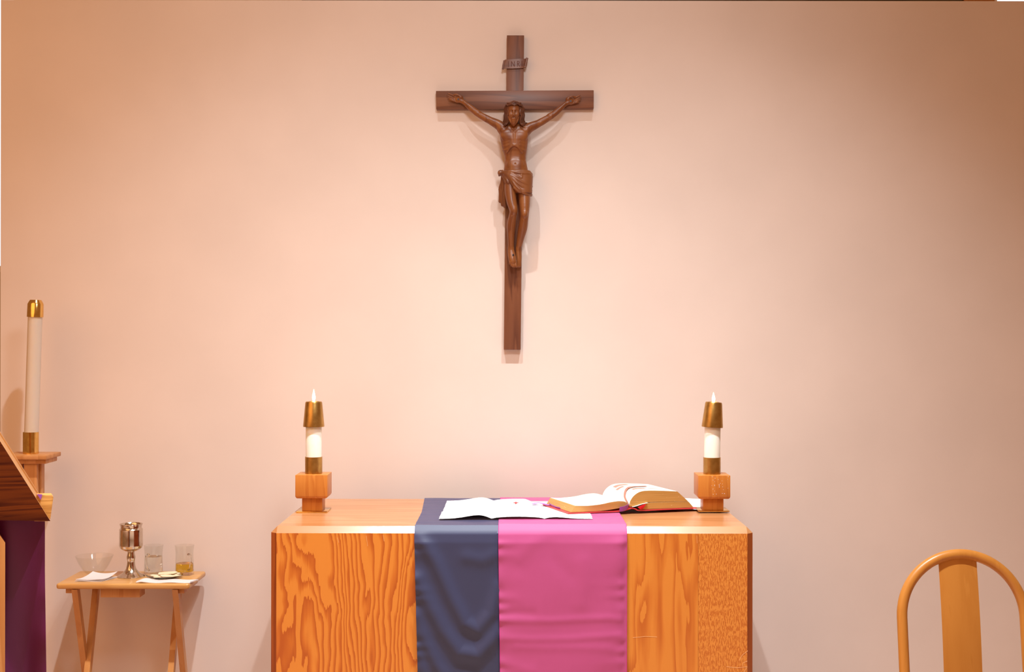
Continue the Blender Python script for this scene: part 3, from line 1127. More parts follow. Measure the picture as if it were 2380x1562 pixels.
# chest masses, rib arch, hollow belly
for px in (1178.5, 1211):
    S.ell(J(px, 314, 0.066), (15 * U, 0.011, 12 * U), 0.010)
S.ell(J(1195, 362, 0.074), (15.5 * U, 0.008, 21 * U), 0.006, 'cut')
S.ell(J(1197, 381, 0.062), (17 * U, 0.0085, 11 * U), 0.010)
S.chain([J(1194.5, 337, 0.076), J(1185, 343, 0.074), J(1177.5, 355, 0.067)], [0.003, 0.003, 0.002], 0.006)
S.chain([J(1194.5, 337, 0.076), J(1204, 342, 0.074), J(1212, 354, 0.067)], [0.003, 0.003, 0.002], 0.006)
S.cone(J(1194.5, 303, 0.080), J(1194.5, 333, 0.081), 0.0016, 0.0016, 0.005, 'cut')
for i, y in enumerate((322, 330, 338, 347)):
    for s_ in (-1, 1):
        cx_ = 1195
        S.chain([J(cx_ + s_ * 13, y - 1, 0.074 - 0.001 * i), J(cx_ + s_ * 22, y + 2, 0.066 - 0.001 * i), J(cx_ + s_ * (29 - i), y + 3, 0.052 - 0.001 * i)], [0.0022, 0.0026, 0.0020], 0.004)
S.ell(J(1197, 380.5, 0.0735), (1.3 * U, 0.0035, 2.0 * U), 0.002, 'cut')
# collar bones and neck
S.cone(J(1194, 302, 0.040), J(1194, 278, 0.048), 11.0 * U, 10.0 * U, 0.010)
for s_ in (-1, 1):
    S.cone(J(1194 + s_ * 5, 298, 0.064), J(1194 + s_ * 28, 291.5, 0.052), 0.0030, 0.0030, 0.006)
    S.cone(J(1194 + s_ * 3, 300, 0.064), J(1194 + s_ * 8, 280, 0.050), 0.0030, 0.0030, 0.005)
# shoulders, arms
for sx, pts in ((-1, [(1166, 298, 0.045), (1159, 291, 0.042), (1138, 280, 0.036), (1116, 268.5, 0.032), (1096, 253, 0.030), (1079, 239, 0.022)]),
                (1, [(1224, 301, 0.045), (1231, 296, 0.042), (1251, 287, 0.036), (1271.5, 275.5, 0.032), (1294, 259, 0.030), (1311.5, 243, 0.022)])):
    S.chain([J(*p) for p in pts], [12.5 * U, 11.5 * U, 8.8 * U, 7.4 * U, 7.2 * U, 4.6 * U], 0.008)
    (x2, y2, b2), (x3, y3, b3), (x4, y4, b4) = pts[1], pts[2], pts[3]
    S.ell(J((x2 + x3) / 2, (y2 + y3) / 2, 0.045), (10 * U, 0.009, 7.0 * U), 0.008)        # deltoid
    S.cone(J((x3 + x4) / 2 + sx * -4, (y3 + y4) / 2 + 2, 0.036), J(x4 - sx * 4, y4 + 1, 0.034), 7.0 * U, 6.0 * U, 0.006)
    S.ell(J(x4 + sx * 7, y4 - 6, 0.036), (8 * U, 0.009, 6.5 * U), 0.006)                    # forearm muscle
# hands
for sx, palm, wrist, th, fing in (
        (-1, (1066, 231.5), (1077, 237.5), [(1073, 232), (1069, 223.5), (1061, 219.8), (1054.5, 220.3)],
         [((1059, 225.2), (1041, 217.4)), ((1057, 229.0), (1038.3, 222.0)), ((1057, 232.8), (1039.8, 227.2)), ((1059.5, 236.6), (1044, 231.8))]),
        (1, (1323.5, 235.5), (1313.5, 241.5), [(1317, 236.5), (1320, 227.5), (1328, 224.0), (1335, 224.6)],
         [((1330.5, 229.2), (1347.5, 221.5)), ((1332.5, 233.0), (1350.0, 226.2)), ((1332.5, 236.8), (1348.6, 231.4)), ((1330, 240.6), (1344.4, 236.6))])):
    S.cone(J(*wrist, 0.020), J(*palm, 0.016), 4.8 * U, 7.0 * U, 0.005, sq=1.3)
    S.ell(J(palm[0] + sx * 3, palm[1] - 0.5, 0.015), (8.2 * U, 0.0085, 7.8 * U), 0.004)
    S.ell(J(palm[0] - sx * 4, palm[1] - 5, 0.021), (5.5 * U, 0.008, 4.2 * U), 0.005)
    S.chain([J(th[0][0], th[0][1] - 4, 0.020), J(*th[1], 0.024), J(*th[2], 0.026), J(*th[3], 0.024)], [3.0 * U, 2.6 * U, 2.2 * U, 1.8 * U], 0.003)
    for (b_, t_) in fing:
        mid = (b_[0] * 0.5 + t_[0] * 0.5, b_[1] * 0.5 + t_[1] * 0.5 - 0.4)
        S.chain([J(b_[0] - sx * 4, b_[1] + 1, 0.016), J(*b_, 0.017), J(*mid, 0.021), J(*t_, 0.019)], [2.2 * U, 1.95 * U, 1.8 * U, 1.4 * U], 0.0012)
# head
S.ell(J(1194, 259.5, 0.068), (15.0 * U, 0.036, 22.5 * U), 0.006)
S.ell(J(1193.5, 272, 0.078), (11.5 * U, 0.024, 13.5 * U), 0.008)
S.ell(J(1193.5, 249, 0.086), (11 * U, 0.012, 6 * U), 0.008)
for s_ in (-1, 1):
    S.ell(J(1193.8 + s_ * 6.3, 258.2, 0.1065), (4.6 * U, 0.0085, 3.2 * U), 0.003, 'cut')
    S.ell(J(1193.8 + s_ * 6.2, 258.6, 0.0970), (2.5 * U, 0.0045, 1.7 * U), 0.0008)
    S.cone(J(1193.8 + s_ * 3.0, 254.8, 0.1035), J(1193.8 + s_ * 9.5, 255.0, 0.0975), 0.0024, 0.0020, 0.003)
    S.ell(J(1193.6 + s_ * 8, 266, 0.096), (4.2 * U, 0.007, 4.5 * U), 0.006)
    S.ell(J(1193.8 + s_ * 14.5, 262, 0.070), (2.0 * U, 0.006, 4.5 * U), 0.002)
    S.cone(J(1193.5 + s_ * 2.5, 267.6, 0.108), J(1193.5 + s_ * 2.4, 267.4, 0.105), 0.0028, 0.0026, 0.002)
S.chain([J(1193.6, 255, 0.104), J(1193.5, 262, 0.109), J(1193.4, 266.8, 0.1145)], [0.0026, 0.0030, 0.0040], 0.003)
S.cone(J(1193.2, 269.5, 0.108), J(1188, 271.2, 0.1045), 0.0026, 0.0018, 0.002)
S.cone(J(1193.2, 269.5, 0.108), J(1198.5, 271.2, 0.1045), 0.0026, 0.0018, 0.002)
S.cone(J(1190, 274.6, 0.1055), J(1196.5, 274.6, 0.1055), 0.0026, 0.0026, 0.0025)
S.cone(J(1188.6, 272.6, 0.1095), J(1198.0, 272.6, 0.1095), 0.0013, 0.0013, 0.0012, 'cut')
S.chain([J(1193.3, 279.0, 0.097), J(1193.2, 285, 0.095), J(1193.2, 292, 0.087)], [0.0100, 0.0080, 0.0030], 0.005)
for s_ in (-1, 1):
    S.chain([J(1193.5 + s_ * 11.5, 272, 0.084), J(1193.5 + s_ * 8, 281, 0.090), J(1193.3 + s_ * 2.5, 290, 0.088)], [0.0034, 0.0042, 0.0026], 0.003)
S.cone(J(1193.2, 284, 0.110), J(1193.2, 293, 0.098), 0.0012, 0.0012, 0.002, 'cut')
# legs
LL = [(1187, 412, 0.048), (1185.5, 440, 0.062), (1188.5, 468, 0.076), (1193.5, 489, 0.083), (1191.5, 502, 0.076), (1188.2, 523, 0.058), (1187.3, 548, 0.044), (1187.2, 576, 0.030)]
RL = [(1213, 415, 0.046), (1217.5, 446, 0.060), (1218.8, 475, 0.074), (1219, 497, 0.079), (1218, 509, 0.073), (1214.6, 531, 0.054), (1209.5, 554, 0.036), (1204.6, 578, 0.020)]
S.chain([J(*p) for p in LL], [14.5 * U, 13.8 * U, 11.8 * U, 9.8 * U, 9.3 * U, 10.6 * U, 8.4 * U, 6.6 * U], 0.007)
S.chain([J(*p) for p in RL], [14.0 * U, 14.0 * U, 12.2 * U, 10.0 * U, 9.6 * U, 10.6 * U, 8.4 * U, 6.4 * U], 0.007)
for px, py in ((1194, 488), (1219.2, 497)):
    S.ell(J(px, py, 0.0960), (5.2 * U, 0.006, 6.5 * U), 0.010)
S.cone(J(1189.5, 503, 0.092), J(1187.8, 560, 0.046), 0.0028, 0.0020, 0.004)
S.cone(J(1217.2, 512, 0.089), J(1207, 565, 0.035), 0.0028, 0.0020, 0.004)
# feet: the left foot of the picture lies over the other
S.chain([J(1187.2, 576, 0.030), J(1187.8, 586, 0.032), J(1190, 600, 0.040), J(1191.5, 608, 0.043)], [7.0 * U, 8.4 * U, 9.0 * U, 8.0 * U], 0.006, sq=1.25)
for i, (x, y) in enumerate(((1184.6, 613.5), (1188.2, 618.0), (1191.6, 620.0), (1194.8, 620.6), (1198.8, 620.6))):
    bx = 1186.5 + i * 2.8
    S.chain([J(bx, 606, 0.043), J(x, y - 4, 0.048), J(x, y, 0.046)], [2.3 * U, 2.0 * U, 1.9 * U], 0.0014)
S.chain([J(1204.4, 578, 0.019), J(1205.2, 592, 0.018), J(1205.6, 606, 0.020), J(1205.8, 617, 0.020)], [6.6 * U, 7.4 * U, 6.6 * U, 5.0 * U], 0.005)
for i in range(4):
    S.cone(J(1201 + i * 2.8, 612, 0.022), J(1201 + i * 2.8, 621 - i, 0.024), 1.9 * U, 1.6 * U, 0.0014)
fig = S.mesh(M['figure'], 'carved_figure', cruc)
fig['label'] = 'carved wooden figure with outstretched arms, raised face and loincloth'
del S

# hair
random.seed(21)
S = Sculpt((XP(1155, FY), YF - 0.15, ZP(300, FY)), (XP(1234, FY), YF - 0.01, ZP(222, FY)), 0.00125)
S.ell(J(1194, 254, 0.062), (17.5 * U, 0.036, 19.5 * U), 0.004)
S.ell(J(1193.8, 266, 0.112), (12.2 * U, 0.044, 19 * U), 0.004, 'cut')
for s_ in (-1, 1):
    e = 1.5 if s_ > 0 else 0
    for j in range(6):
        o_ = j * 1.9
        b_ = 0.082 - 0.0075 * j
        w1 = random.uniform(-1, 1)
        p = [(1194 + s_ * (2 + o_ * 0.3), 240.5, b_ + 0.010), (1194 + s_ * (10.5 + o_ * 0.7), 245 + j * 0.3, b_ + 0.004), (1194 + s_ * (13.4 + o_ * 0.8 + e), 254 + w1, b_), (1194 + s_ * (12.2 + o_ * 0.85 + e), 261 + w1, b_ + 0.003), (1194 + s_ * (15.4 + o_ * 0.65 + e), 268, b_ - 0.004),
             (1194 + s_ * (13.6 + o_ * 0.9 + w1 * 0.6), 279, b_ - 0.008), (1194 + s_ * (15.8 + o_ * 1.15), 287 + w1, b_ - 0.012), (1194 + s_ * (19.0 + o_ * 1.1), 291.5 - abs(w1) * 1.5 - j * 0.5, b_ - 0.006), (1194 + s_ * (21.6 + o_ * 1.0), 289.5 - j * 0.5, b_ - 0.002), (1194 + s_ * (20.6 + o_ * 0.9), 286.8 - j * 0.4, b_ + 0.002)]
        S.chain([J(*q_) for q_ in p], [2.0 * U, 2.6 * U, 2.7 * U, 2.6 * U, 2.7 * U, 2.4 * U, 2.1 * U, 1.7 * U, 1.4 * U, 0.9 * U], 0.0012)
hair = S.mesh(M['figure_dark'], 'hair', fig, 1)
hair['label'] = 'dark carved shoulder length hair'
del S
# crown: three twisted stems
crn = MB()
for kf, ph in ((3, 0.0), (3, 2.1), (4, 4.2)):
    pts = []
    for i in range(61):
        a = 2 * math.pi * i / 60
        rr = 1.0 + 0.05 * math.sin(kf * a + ph)
        c = J(1194 + 18.2 * rr * math.cos(a), 245.5 + 3.0 * math.sin(kf * a + ph) - 2.5 * math.cos(a) * 0 + (1.5 * math.sin(a)), 0.064 - 0.0 + 0)
        pts.append((c[0], c[1] + 0.040 * rr * math.sin(a), c[2]))
    crn.tube(pts, 0.0030, 8, caps=False)
for i in range(14):
    a = 2 * math.pi * i / 14
    c = J(1194 + 18.5 * math.cos(a), 245 + 2 * math.sin(5 * a), 0.064)
    p0 = Vector((c[0], c[1] + 0.040 * math.sin(a), c[2]))
    d = Vector((math.cos(a) * 0.5, math.sin(a) * 0.5, 0.4 * math.sin(3 * a + 1)))
    crn.tube([p0, p0 + d * 0.012], [0.0018, 0.0003], 6)
part(crn, 'thorn_crown', M['figure_dark'], fig, 'twisted carved crown of thorny stems')

# loincloth
S = Sculpt((XP(1150, FY), YF - 0.14, ZP(492, FY)), (XP(1246, FY), YF + 0.015, ZP(384, FY)), 0.00135)
S.trunk(sorted([(J(0, py, 0.045)[2], XP(cx_, FY), YF - fr_, hw * U, hd) for py, cx_, hw, fr_, hd in
                [(450, 1216, 20.5, 0.058, 0.033), (443, 1213, 23.5, 0.057, 0.0345), (434, 1208.5, 28.5, 0.054, 0.036), (424, 1205, 32.5, 0.052, 0.037), (412, 1203.5, 34.5, 0.048, 0.036), (403, 1202, 34.0, 0.046, 0.035), (397, 1200.5, 31.5, 0.045, 0.032)]]), 0.003)
# the near thigh comes out below the cloth on the left
folds = [([(1170, 400, 0.066), (1184, 397.5, 0.081), (1204, 397, 0.083), (1226, 398, 0.068), (1236, 405, 0.048)], 2.6),
         ([(1170, 401, 0.068), (1190, 399.5, 0.085), (1210, 402, 0.086), (1229, 404, 0.070), (1237, 411, 0.040)], 3.0),
         ([(1172, 403, 0.070), (1189, 404, 0.088), (1203, 410, 0.091), (1211, 413, 0.090), (1212, 405, 0.087)], 2.4),
         ([(1174, 404, 0.072), (1190, 409, 0.090), (1206, 419, 0.094), (1222, 428, 0.086), (1233, 433, 0.062), (1236, 434, 0.035)], 3.4),
         ([(1175, 405, 0.072), (1188, 412, 0.090), (1202, 425, 0.095), (1218, 436, 0.090), (1232, 442, 0.066), (1235, 443, 0.036)], 3.6),
         ([(1176, 406, 0.072), (1187, 415, 0.089), (1197, 430, 0.094), (1212, 444, 0.094), (1231, 452, 0.070), (1235, 453, 0.038)], 3.8),
         ([(1176, 407, 0.071), (1184, 416, 0.086), (1190, 428, 0.091), (1197, 438, 0.092)], 3.0),
         ([(1172, 406, 0.066), (1177, 416, 0.078), (1181, 426, 0.082)], 3.2), ([(1168, 406, 0.058), (1172, 416, 0.066), (1175, 427, 0.070)], 3.4),
         ([(1196, 437, 0.092), (1205, 445, 0.094), (1211, 447, 0.090)], 3.4), ([(1215, 448, 0.093), (1226, 453, 0.081), (1234, 455.0, 0.045)], 3.4)]
for pts, r_ in folds:
    pp = interp(pts, 14)
    S.chain([J(*p) for p in pp], [r_ * U * (1.0 - 0.35 * (i_ / (len(pp) - 1)) ** 3) for i_ in range(len(pp))], 0.0032, fine=1)
# knot and hanging end
S.ell(J(1162.5, 402, 0.052), (6.5 * U, 0.013, 7.0 * U), 0.003)
S.ell(J(1168.5, 402, 0.060), (4.5 * U, 0.011, 5.5 * U), 0.002)
S.cone(J(1160, 408, 0.050), J(1167, 397, 0.055), 0.004, 0.004, 0.002)
S.cone(J(1161.0, 397, 0.060), J(1164, 408, 0.064), 0.0018, 0.0018, 0.0015, 'cut')
for pts, r_ in (([(1168, 410, 0.048), (1166, 425, 0.040), (1162, 438, 0.034), (1163, 452, 0.030), (1162, 468, 0.026)], 4.0),
                ([(1171, 412, 0.050), (1170, 430, 0.042), (1167, 450, 0.036), (1167, 466, 0.030), (1168, 476, 0.026)], 4.4),
                ([(1174, 414, 0.050), (1175, 435, 0.042), (1173, 455, 0.036), (1173, 470, 0.030), (1173.5, 480, 0.024)], 4.0)):
    pp = interp(pts, 12)
    S.chain([J(*p) for p in pp], [r_ * U] * len(pp), 0.0026, sq=1.15, fine=1)
for a, b in (((1158, 440, 0.042), (1168, 432, 0.052)), ((1169, 443, 0.048), (1176, 449, 0.048)), ((1160, 467, 0.036), (1170, 458, 0.044)), ((1166, 462, 0.046), (1175, 458, 0.046))):
    S.cone(J(*a), J(*b), 0.0018, 0.0018, 0.0015, 'cut')
loin = S.mesh(M['loin'], 'loincloth', fig, 1)
loin['label'] = 'carved knotted loincloth with diagonal folds'
del S
# nails
for x, y, b in ((1064.4, 231, 0.024), (1325.6, 235, 0.024), (1192.6, 592.5, 0.050)):
    c = J(x, y, b)
    part(MB().tube([(c[0], c[1] + 0.02, c[2]), (c[0], c[1] - 0.0025, c[2])], 0.0036, 8), 'nail', M['nail'], fig, 'dark iron nail head')

# ------------------------------------------------------------------ lectern at the left edge
LTH = math.radians(21.3)                  # the lectern is turned: its depth runs away from the viewer
L0 = P(117.5, 1212.5, 3.93)
LA, LD = Vector((math.cos(LTH), math.sin(LTH), 0)), Vector((-math.sin(LTH), math.cos(LTH), 0))
LM = Matrix(((LA.x, LD.x, 0, L0.x), (LA.y, LD.y, 0, L0.y), (0, 0, 1, 0), (0, 0, 0, 1)))


def LP(px, py, s=0.0):
    """point on the lectern plane at depth s behind its near face, seen at (px, py)"""
    r = Vector(((px - CX) / F, 1.0, -(py - CY) / F))
    e = Vector((0, 0, EYE))
    return e + r * (((L0 - e).dot(LD) + s) / r.dot(LD))


def lprism(px, s_ref, s0, s1, bev=0.0):
    pts = []
    for x, y in px:
        p = LP(x, y, s_ref)
        pts.append(((p - L0).dot(LA), p.z))
    mb = MB().prism(pts, s0, s1, bev)
    mb.v = [tuple(LM @ Vector(v)) for v in mb.v]
    return mb


lbase = LP(-90, 1212, 0.2)
lec = thing('lectern', 'fir wood lectern with sloping dark side panel at the left edge', 'lectern', (lbase.x, lbase.y, 0))
side = [(117.5, 1212.5), (-62, 928), (-120, 928), (-220, 1208)]
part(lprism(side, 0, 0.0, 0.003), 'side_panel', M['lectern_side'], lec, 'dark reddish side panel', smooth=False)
part(lprism(side, 0, 0.003, 0.035), 'side_frame', M['lectern_light'], lec, smooth=False)
part(lprism(side, 0, 0.415, 0.45), 'side_frame', M['lectern_light'], lec, smooth=False)
part(lprism([(112, 1211), (-64, 931), (-82, 940), (90, 1211)], 0, 0.035, 0.415), 'reading_board', M['lectern_light'], lec, smooth=False)
part(lprism([(86, 1151.5), (121, 1151.8), (124.6, 1157), (117.6, 1207), (112, 1213), (80, 1213)], 0.037, 0.037, 0.085, 0.0012), 'book_ledge', M['lectern_end'], lec, 'pale ledge with striped end grain')
lg = [(12.8, 1265), (12.8, 2080), (-46, 2080), (-46, 1180), (-40, 1188)]
part(lprism(lg, 0, 0.004, 0.034, 0.001), 'leg', M['lectern_light'], lec)
part(lprism(lg, 0, 0.42, 0.45, 0.001), 'leg', M['lectern_light'], lec)
part(lprism([(-56, 1211), (-40, 1211), (-40, 1980), (-56, 1980)], 0, 0.036, 0.418), 'front_panel', M['lectern_light'], lec, smooth=False)
# purple hanging
hb = LP(50, 1900, 0.06)
ph = thing('lectern_hanging', 'dark purple satin cloth hanging down beneath the lectern panel', 'cloth', (hb.x, hb.y, hb.z))
rows = []
for i in range(91):
    py = 1206 + (1900 - 1206) * i / 90
    r = []
    for j in range(51):
        u = j / 50
        xr_ = 104 + max(0, (py - 1330)) * 0.016
        px = -30 + (xr_ + 30) * u
        d = 0.009 * math.sin(u * 7.5 + py * 0.004) + 0.008 * math.sin(u * 4 - py * 0.011 + 1.0) + 0.003 * math.exp(-(1 - u) / 0.08) * math.sin(py * 0.06)
        r.append(tuple(LP(px, py, 0.075 - d)))
    rows.append(r)
part(MB().grid(rows, 0.0012), 'cloth_panel', M['purple'], ph)
part(MB().tube([r[-1] for r in rows], 0.0014, 6), 'hem', M['purple'], ph)
part(lprism([(86.5, 1149.8), (98.8, 1150.6), (95.2, 1163.5)], 0.035, 0.0335, 0.0365), 'cloth_corner', M['ribbon_purple'], ph, 'brighter purple corner of cloth over the ledge')

# ------------------------------------------------------------------ tall candle and its stand, near the wall
SY = 5.02
kx = XP(72, 5.1)
sz = ZP(1060.0, SY)
stand = thing('candle_stand', 'tall wooden candle stand with square top behind the lectern', 'candle stand', (kx, 5.1, 0))
hw_ = 0.0875
XL, XR = XP(20, SY) - 0.03, XP(108, SY)
XL = 2 * kx - XR - 0.0
part(MB().box(XL, XR, SY, SY + 0.165, sz - 0.0165, sz, 0.003), 'top_plate', M['stand'], stand)
part(MB().box(XL + 0.02, XR - 0.008, SY + 0.018, SY + 0.145, sz - 0.034, sz - 0.0165, 0.003), 'support_block', M['stand'], stand)
part(MB().box(XP(56, SY + 0.03), XP(86, SY + 0.03), SY + 0.03, SY + 0.055, 0.05, sz - 0.034, 0.002), 'post_board', M['stand'], stand)
part(MB().box(XP(43, SY + 0.06), XP(53, SY + 0.06), SY + 0.058, SY + 0.085, 0.05, sz - 0.034, 0.002), 'post_board', M['stand'], stand)
part(MB().box(XP(88.5, SY + 0.06), XP(97, SY + 0.06), SY + 0.058, SY + 0.085, 0.05, sz - 0.034, 0.002), 'post_board', M['stand'], stand)
part(MB().box(XP(56, SY + 0.03), XP(86, SY + 0.03), SY + 0.09, SY + 0.115, 0.05, sz - 0.034, 0.002), 'post_board', M['stand'], stand)
part(MB().box(kx - 0.16, kx + 0.16, 4.97, 5.23, 0.0, 0.05, 0.005), 'foot', M['stand'], stand)
part(MB().lathe([(0.027, 0.0), (0.0295, 0.0), (0.0295, 0.083), (0.0272, 0.083), (0.0272, 0.002)], (kx, 5.1, sz), close=True), 'socket', M['brass_shiny'], stand, 'polished brass candle socket')
cn = thing('paschal_candle', 'tall slightly leaning white candle with brass cap on the wooden stand', 'candle', (kx, 5.1, sz))
zt = ZP(737, 5.1)
cc = (kx, 5.1, sz)
part(tilt(MB().lathe([(0, 0.002), (0.0268, 0.002), (0.0268, zt - sz + 0.03), (0, zt - sz + 0.03)], cc), cc, 1.75), 'wax_body', M['wax_shaded'], cn)
cp = [(0.0272, 0.0), (0.0305, 0.0), (0.0305, 0.006), (0.0298, 0.05), (0.0270, 0.056), (0.0215, 0.0655), (0.0185, 0.0665), (0.0170, 0.060), (0.0262, 0.05)]
part(tilt(MB().lathe([(r_, z_ + zt - sz - 0.002) for r_, z_ in cp], cc, 64, close=True), cc, 1.75), 'follower', M['brass_shiny'], cn, 'polished brass cap')

# ------------------------------------------------------------------ folding tray table
TY0, TY1, TZ = 5.0, 5.276, 0.663
tx0, tx1 = XP(130, TY0), XP(440.5, TY0)
tab = thing('tray_table', 'small light wooden folding tray table against the wall, left of the altar', 'table', ((tx0 + tx1) / 2, 5.125, 0))
bm = bmesh.new()
bmesh.ops.create_cube(bm, size=1.0)
for v in bm.verts:
    v.co = Vector(((tx0 + tx1) / 2 + v.co.x * (tx1 - tx0), (TY0 + TY1) / 2 + v.co.y * (TY1 - TY0), TZ - 0.0105 + v.co.z * 0.021))
bmesh.ops.bevel(bm, geom=[e for e in bm.edges if abs(e.verts[0].co.z - e.verts[1].co.z) > 0.01], offset=0.012, segments=5, profile=0.5, affect='EDGES')
bmesh.ops.bevel(bm, geom=[e for e in bm.edges if abs(e.verts[0].co.z - e.verts[1].co.z) < 0.001 and e.calc_face_angle(0) > 1.0], offset=0.0075, segments=4, profile=0.5, affect='EDGES')
part(MB().bm(bm), 'tabletop', M['tray'], tab)


def leg(x, y_top, y_bot, z_top, z_bot=0.0, w=0.022, d=0.030):
    a, b = Vector((x, y_top, z_top)), Vector((x, y_bot, z_bot))
    vs = []
    for c in (a, b):
        for dx, dy in ((-1, -1), (1, -1), (1, 1), (-1, 1)):
            vs.append((c.x + dx * w / 2, c.y + dy * d / 2, c.z))
    mb = MB().add(vs, [(0, 1, 2, 3), (7, 6, 5, 4), (0, 4, 5, 1), (1, 5, 6, 2), (2, 6, 7, 3), (3, 7, 4, 0)])
    part(mb, 'leg', M['tray_leg'], tab, smooth=False)


zl = TZ - 0.023
leg(-1.652, 5.020, 5.245, zl)
leg(-1.634, 5.225, 5.005, zl)
leg(-1.272, 5.020, 5.245, zl)
leg(-1.312, 5.225, 5.005, zl - 0.018)
for x0, x1 in ((-1.690, -1.664), (-1.262, -1.240)):
    part(MB().box(x0, x1, 5.02, 5.235, TZ - 0.040, TZ - 0.021, 0.002), 'side_rail', M['tray_leg'], tab)
part(MB().box(XP(234, 5.03), XP(326, 5.03), 5.03, 5.10, ZP(1390, 5.03), TZ - 0.021, 0.002), 'latch_block', M['tray_leg'], tab)
part(MB().tube([(-1.652, 5.13, 0.22), (-1.272, 5.13, 0.22)], 0.006, 10), 'pivot_rod', M['tray_leg'], tab)
part(MB().box(-1.634, -1.312, 5.000, 5.018, 0.10, 0.125, 0.002), 'stretcher', M['tray_leg'], tab)

# things on the tray table
def tY(py):
    return (EYE - TZ) * F / (py - CY)


# glass bowl
bc = (XP(220, 5.19), 5.19, TZ + 0.0008)
pr_o = interp([(0.0, 0.0), (0.022, 0.0), (0.030, 0.004), (0.043, 0.018), (0.056, 0.038), (0.066, 0.058), (0.0725, 0.0735)], 26)
pr_i = [(max(0.0, r_ - 0.0020), z_ + 0.0022) for r_, z_ in pr_o[::-1]]
pr_i[0] = (0.0712, 0.0745)
mb = MB().lathe(pr_o + pr_i, bc, 56)
solo(mb, 'glass_bowl', M['glass'], 'clear glass bowl on the tray table behind the small folded napkin', 'bowl', bc)
# napkin leaning on the bowl
nap = MB()
for layer in range(3):
    rows = []
    for i in range(22):
        t = i / 21
        y = 5.040 + 0.082 * t
        r = []
        for j in range(25):
            u = j / 24
            x = XP(174 + 26 * t + (228 - 174 + 78 * 0) * 0 + u * (62 - 4 * t), 5.04)
            z = TZ + 0.0022 + layer * 0.0030 + 0.0010 * math.sin(u * 6 + layer) * (1 - t)
            if layer == 2:
                z += 0.020 * max(0, (t - 0.30) / 0.70) ** 1.6 * (0.45 + 1.6 * (u - 0.5) ** 2)
            r.append((x + layer * 0.0015 * (1 - t), y + layer * 0.002, z))
        rows.append(r)
    nap.grid(rows, 0.0014)
solo(nap, 'napkin', M['napkin'], 'small folded white napkin in front of the glass bowl', 'napkin', (XP(212, 5.08), 5.08, TZ))
# chalice
cc = (XP(305.2, 5.153), 5.153, TZ + 0.0005)
s8 = 0.0001928
prof = [(0, 1165), (274, 1165), (277, 1158), (262, 1146), (225, 1128), (178, 1098), (148, 1070), (118, 1035), (98, 1000), (86, 950), (78, 900), (74, 855), (80, 830), (85, 800), (86, 770), (80, 735), (71, 700), (68, 670),
        (80, 660), (120, 648), (165, 628), (200, 600), (214, 588), (218, 580), (221, 560), (232, 545), (233, 530), (231, 400), (229, 230), (232, 216), (228, 208), (212, 190), (208, 175), (212, 150), (222, 120), (226, 108), (224, 103), (218, 108), (206, 150), (202, 200), (212, 300), (214, 500), (190, 590), (100, 630), (0, 640)]
part_prof = [(r_ * s8, (1165 - y_) * s8) for r_, y_ in prof]
ch = thing('chalice', 'silver stemmed chalice standing in the middle of the tray table', 'chalice', cc)
cutk = 17
part(MB().lathe(part_prof[:cutk + 1], cc, 64), 'stem_foot', M['silver'], ch)
part(MB().lathe(part_prof[cutk:], cc, 64), 'cup', M['silver'], ch)
# cruets
def cruet(px, Y, label, liq, level, ang, base_z):
    c = (XP(px, Y), Y, TZ + 0.0008)
    o = thing('glass_cruet', label, 'jug', c, 'glass cruets on the tray table')
    op = [(0.0, 0.0), (0.034, 0.0), (0.0365, 0.004), (0.0362, 0.03), (0.0348, 0.060), (0.0345, 0.085), (0.0365, 0.106), (0.0378, 0.1145)]
    outp = interp(op, 30)
    inp = [(0.0360, 0.1150)] + [(max(0, r_ - 0.0020), z_ if z_ > 0.006 else base_z) for r_, z_ in outp[::-1] if z_ < 0.112 and z_ > base_z] + [(0.0, base_z)]
    part(MB().lathe(outp + inp, c, 48), 'vessel', M['glass'], o)
    lp = [(0.0, base_z + 0.0006)] + [(r_ - 0.0026, z_) for r_, z_ in outp if base_z + 0.0006 < z_ < level] + [(0.0318, level), (0.0, level)]
    part(MB().lathe(lp, c, 48), 'liquid', liq, o)
    d = Vector((math.cos(ang), math.sin(ang), 0))
    hp = interp([(0.034, 0.083), (0.048, 0.084), (0.056, 0.072), (0.056, 0.050), (0.050, 0.032), (0.0355, 0.022)], 24)
    part(MB().tube([Vector(c) + d * r_ + Vector((0, 0, z_)) for r_, z_ in hp], 0.0042, 10), 'handle', M['solid_glass'], o)


cruet(357.5, 5.195, 'clear glass jug of water just right of the silver chalice', M['water'], 0.071, math.radians(-105), 0.010)
cruet(429.5, 5.195, 'clear glass jug half filled with yellow wine near the table corner', M['wine'], 0.044, math.radians(-52), 0.008)
# glass dish with broken wafers
dc = (XP(384, 5.125), 5.120, TZ + 0.0006)
dp = [(0.0, 0.0), (0.040, 0.0), (0.045, 0.0025), (0.058, 0.0075), (0.0690, 0.0115), (0.0700, 0.0125), (0.0685, 0.0133), (0.058, 0.0098), (0.044, 0.0050), (0.0, 0.0040)]
solo(MB().lathe(dp, dc, 56), 'glass_dish', M['solid_glass'], 'shallow glass dish of broken wafers in front of the jugs', 'dish', dc)
random.seed(8)
wl = [((-0.034, -0.006), 0.022, 0.0095, 'cream wafer piece at the left side of the glass dish'),
      ((-0.014, -0.032), 0.021, 0.0095, 'broken wafer piece hanging over the front left of the glass dish'),
      ((0.014, -0.026), 0.025, 0.0125, 'large rounded wafer at the front of the glass dish, on top'),
      ((0.040, -0.008), 0.022, 0.0100, 'cream wafer piece at the right side of the glass dish'),
      ((0.004, 0.018), 0.034, 0.0150, 'broad pale wafer at the back of the glass dish'),
      ((0.030, 0.024), 0.020, 0.0112, 'wafer piece at the back right of the dish, by the wine jug')]
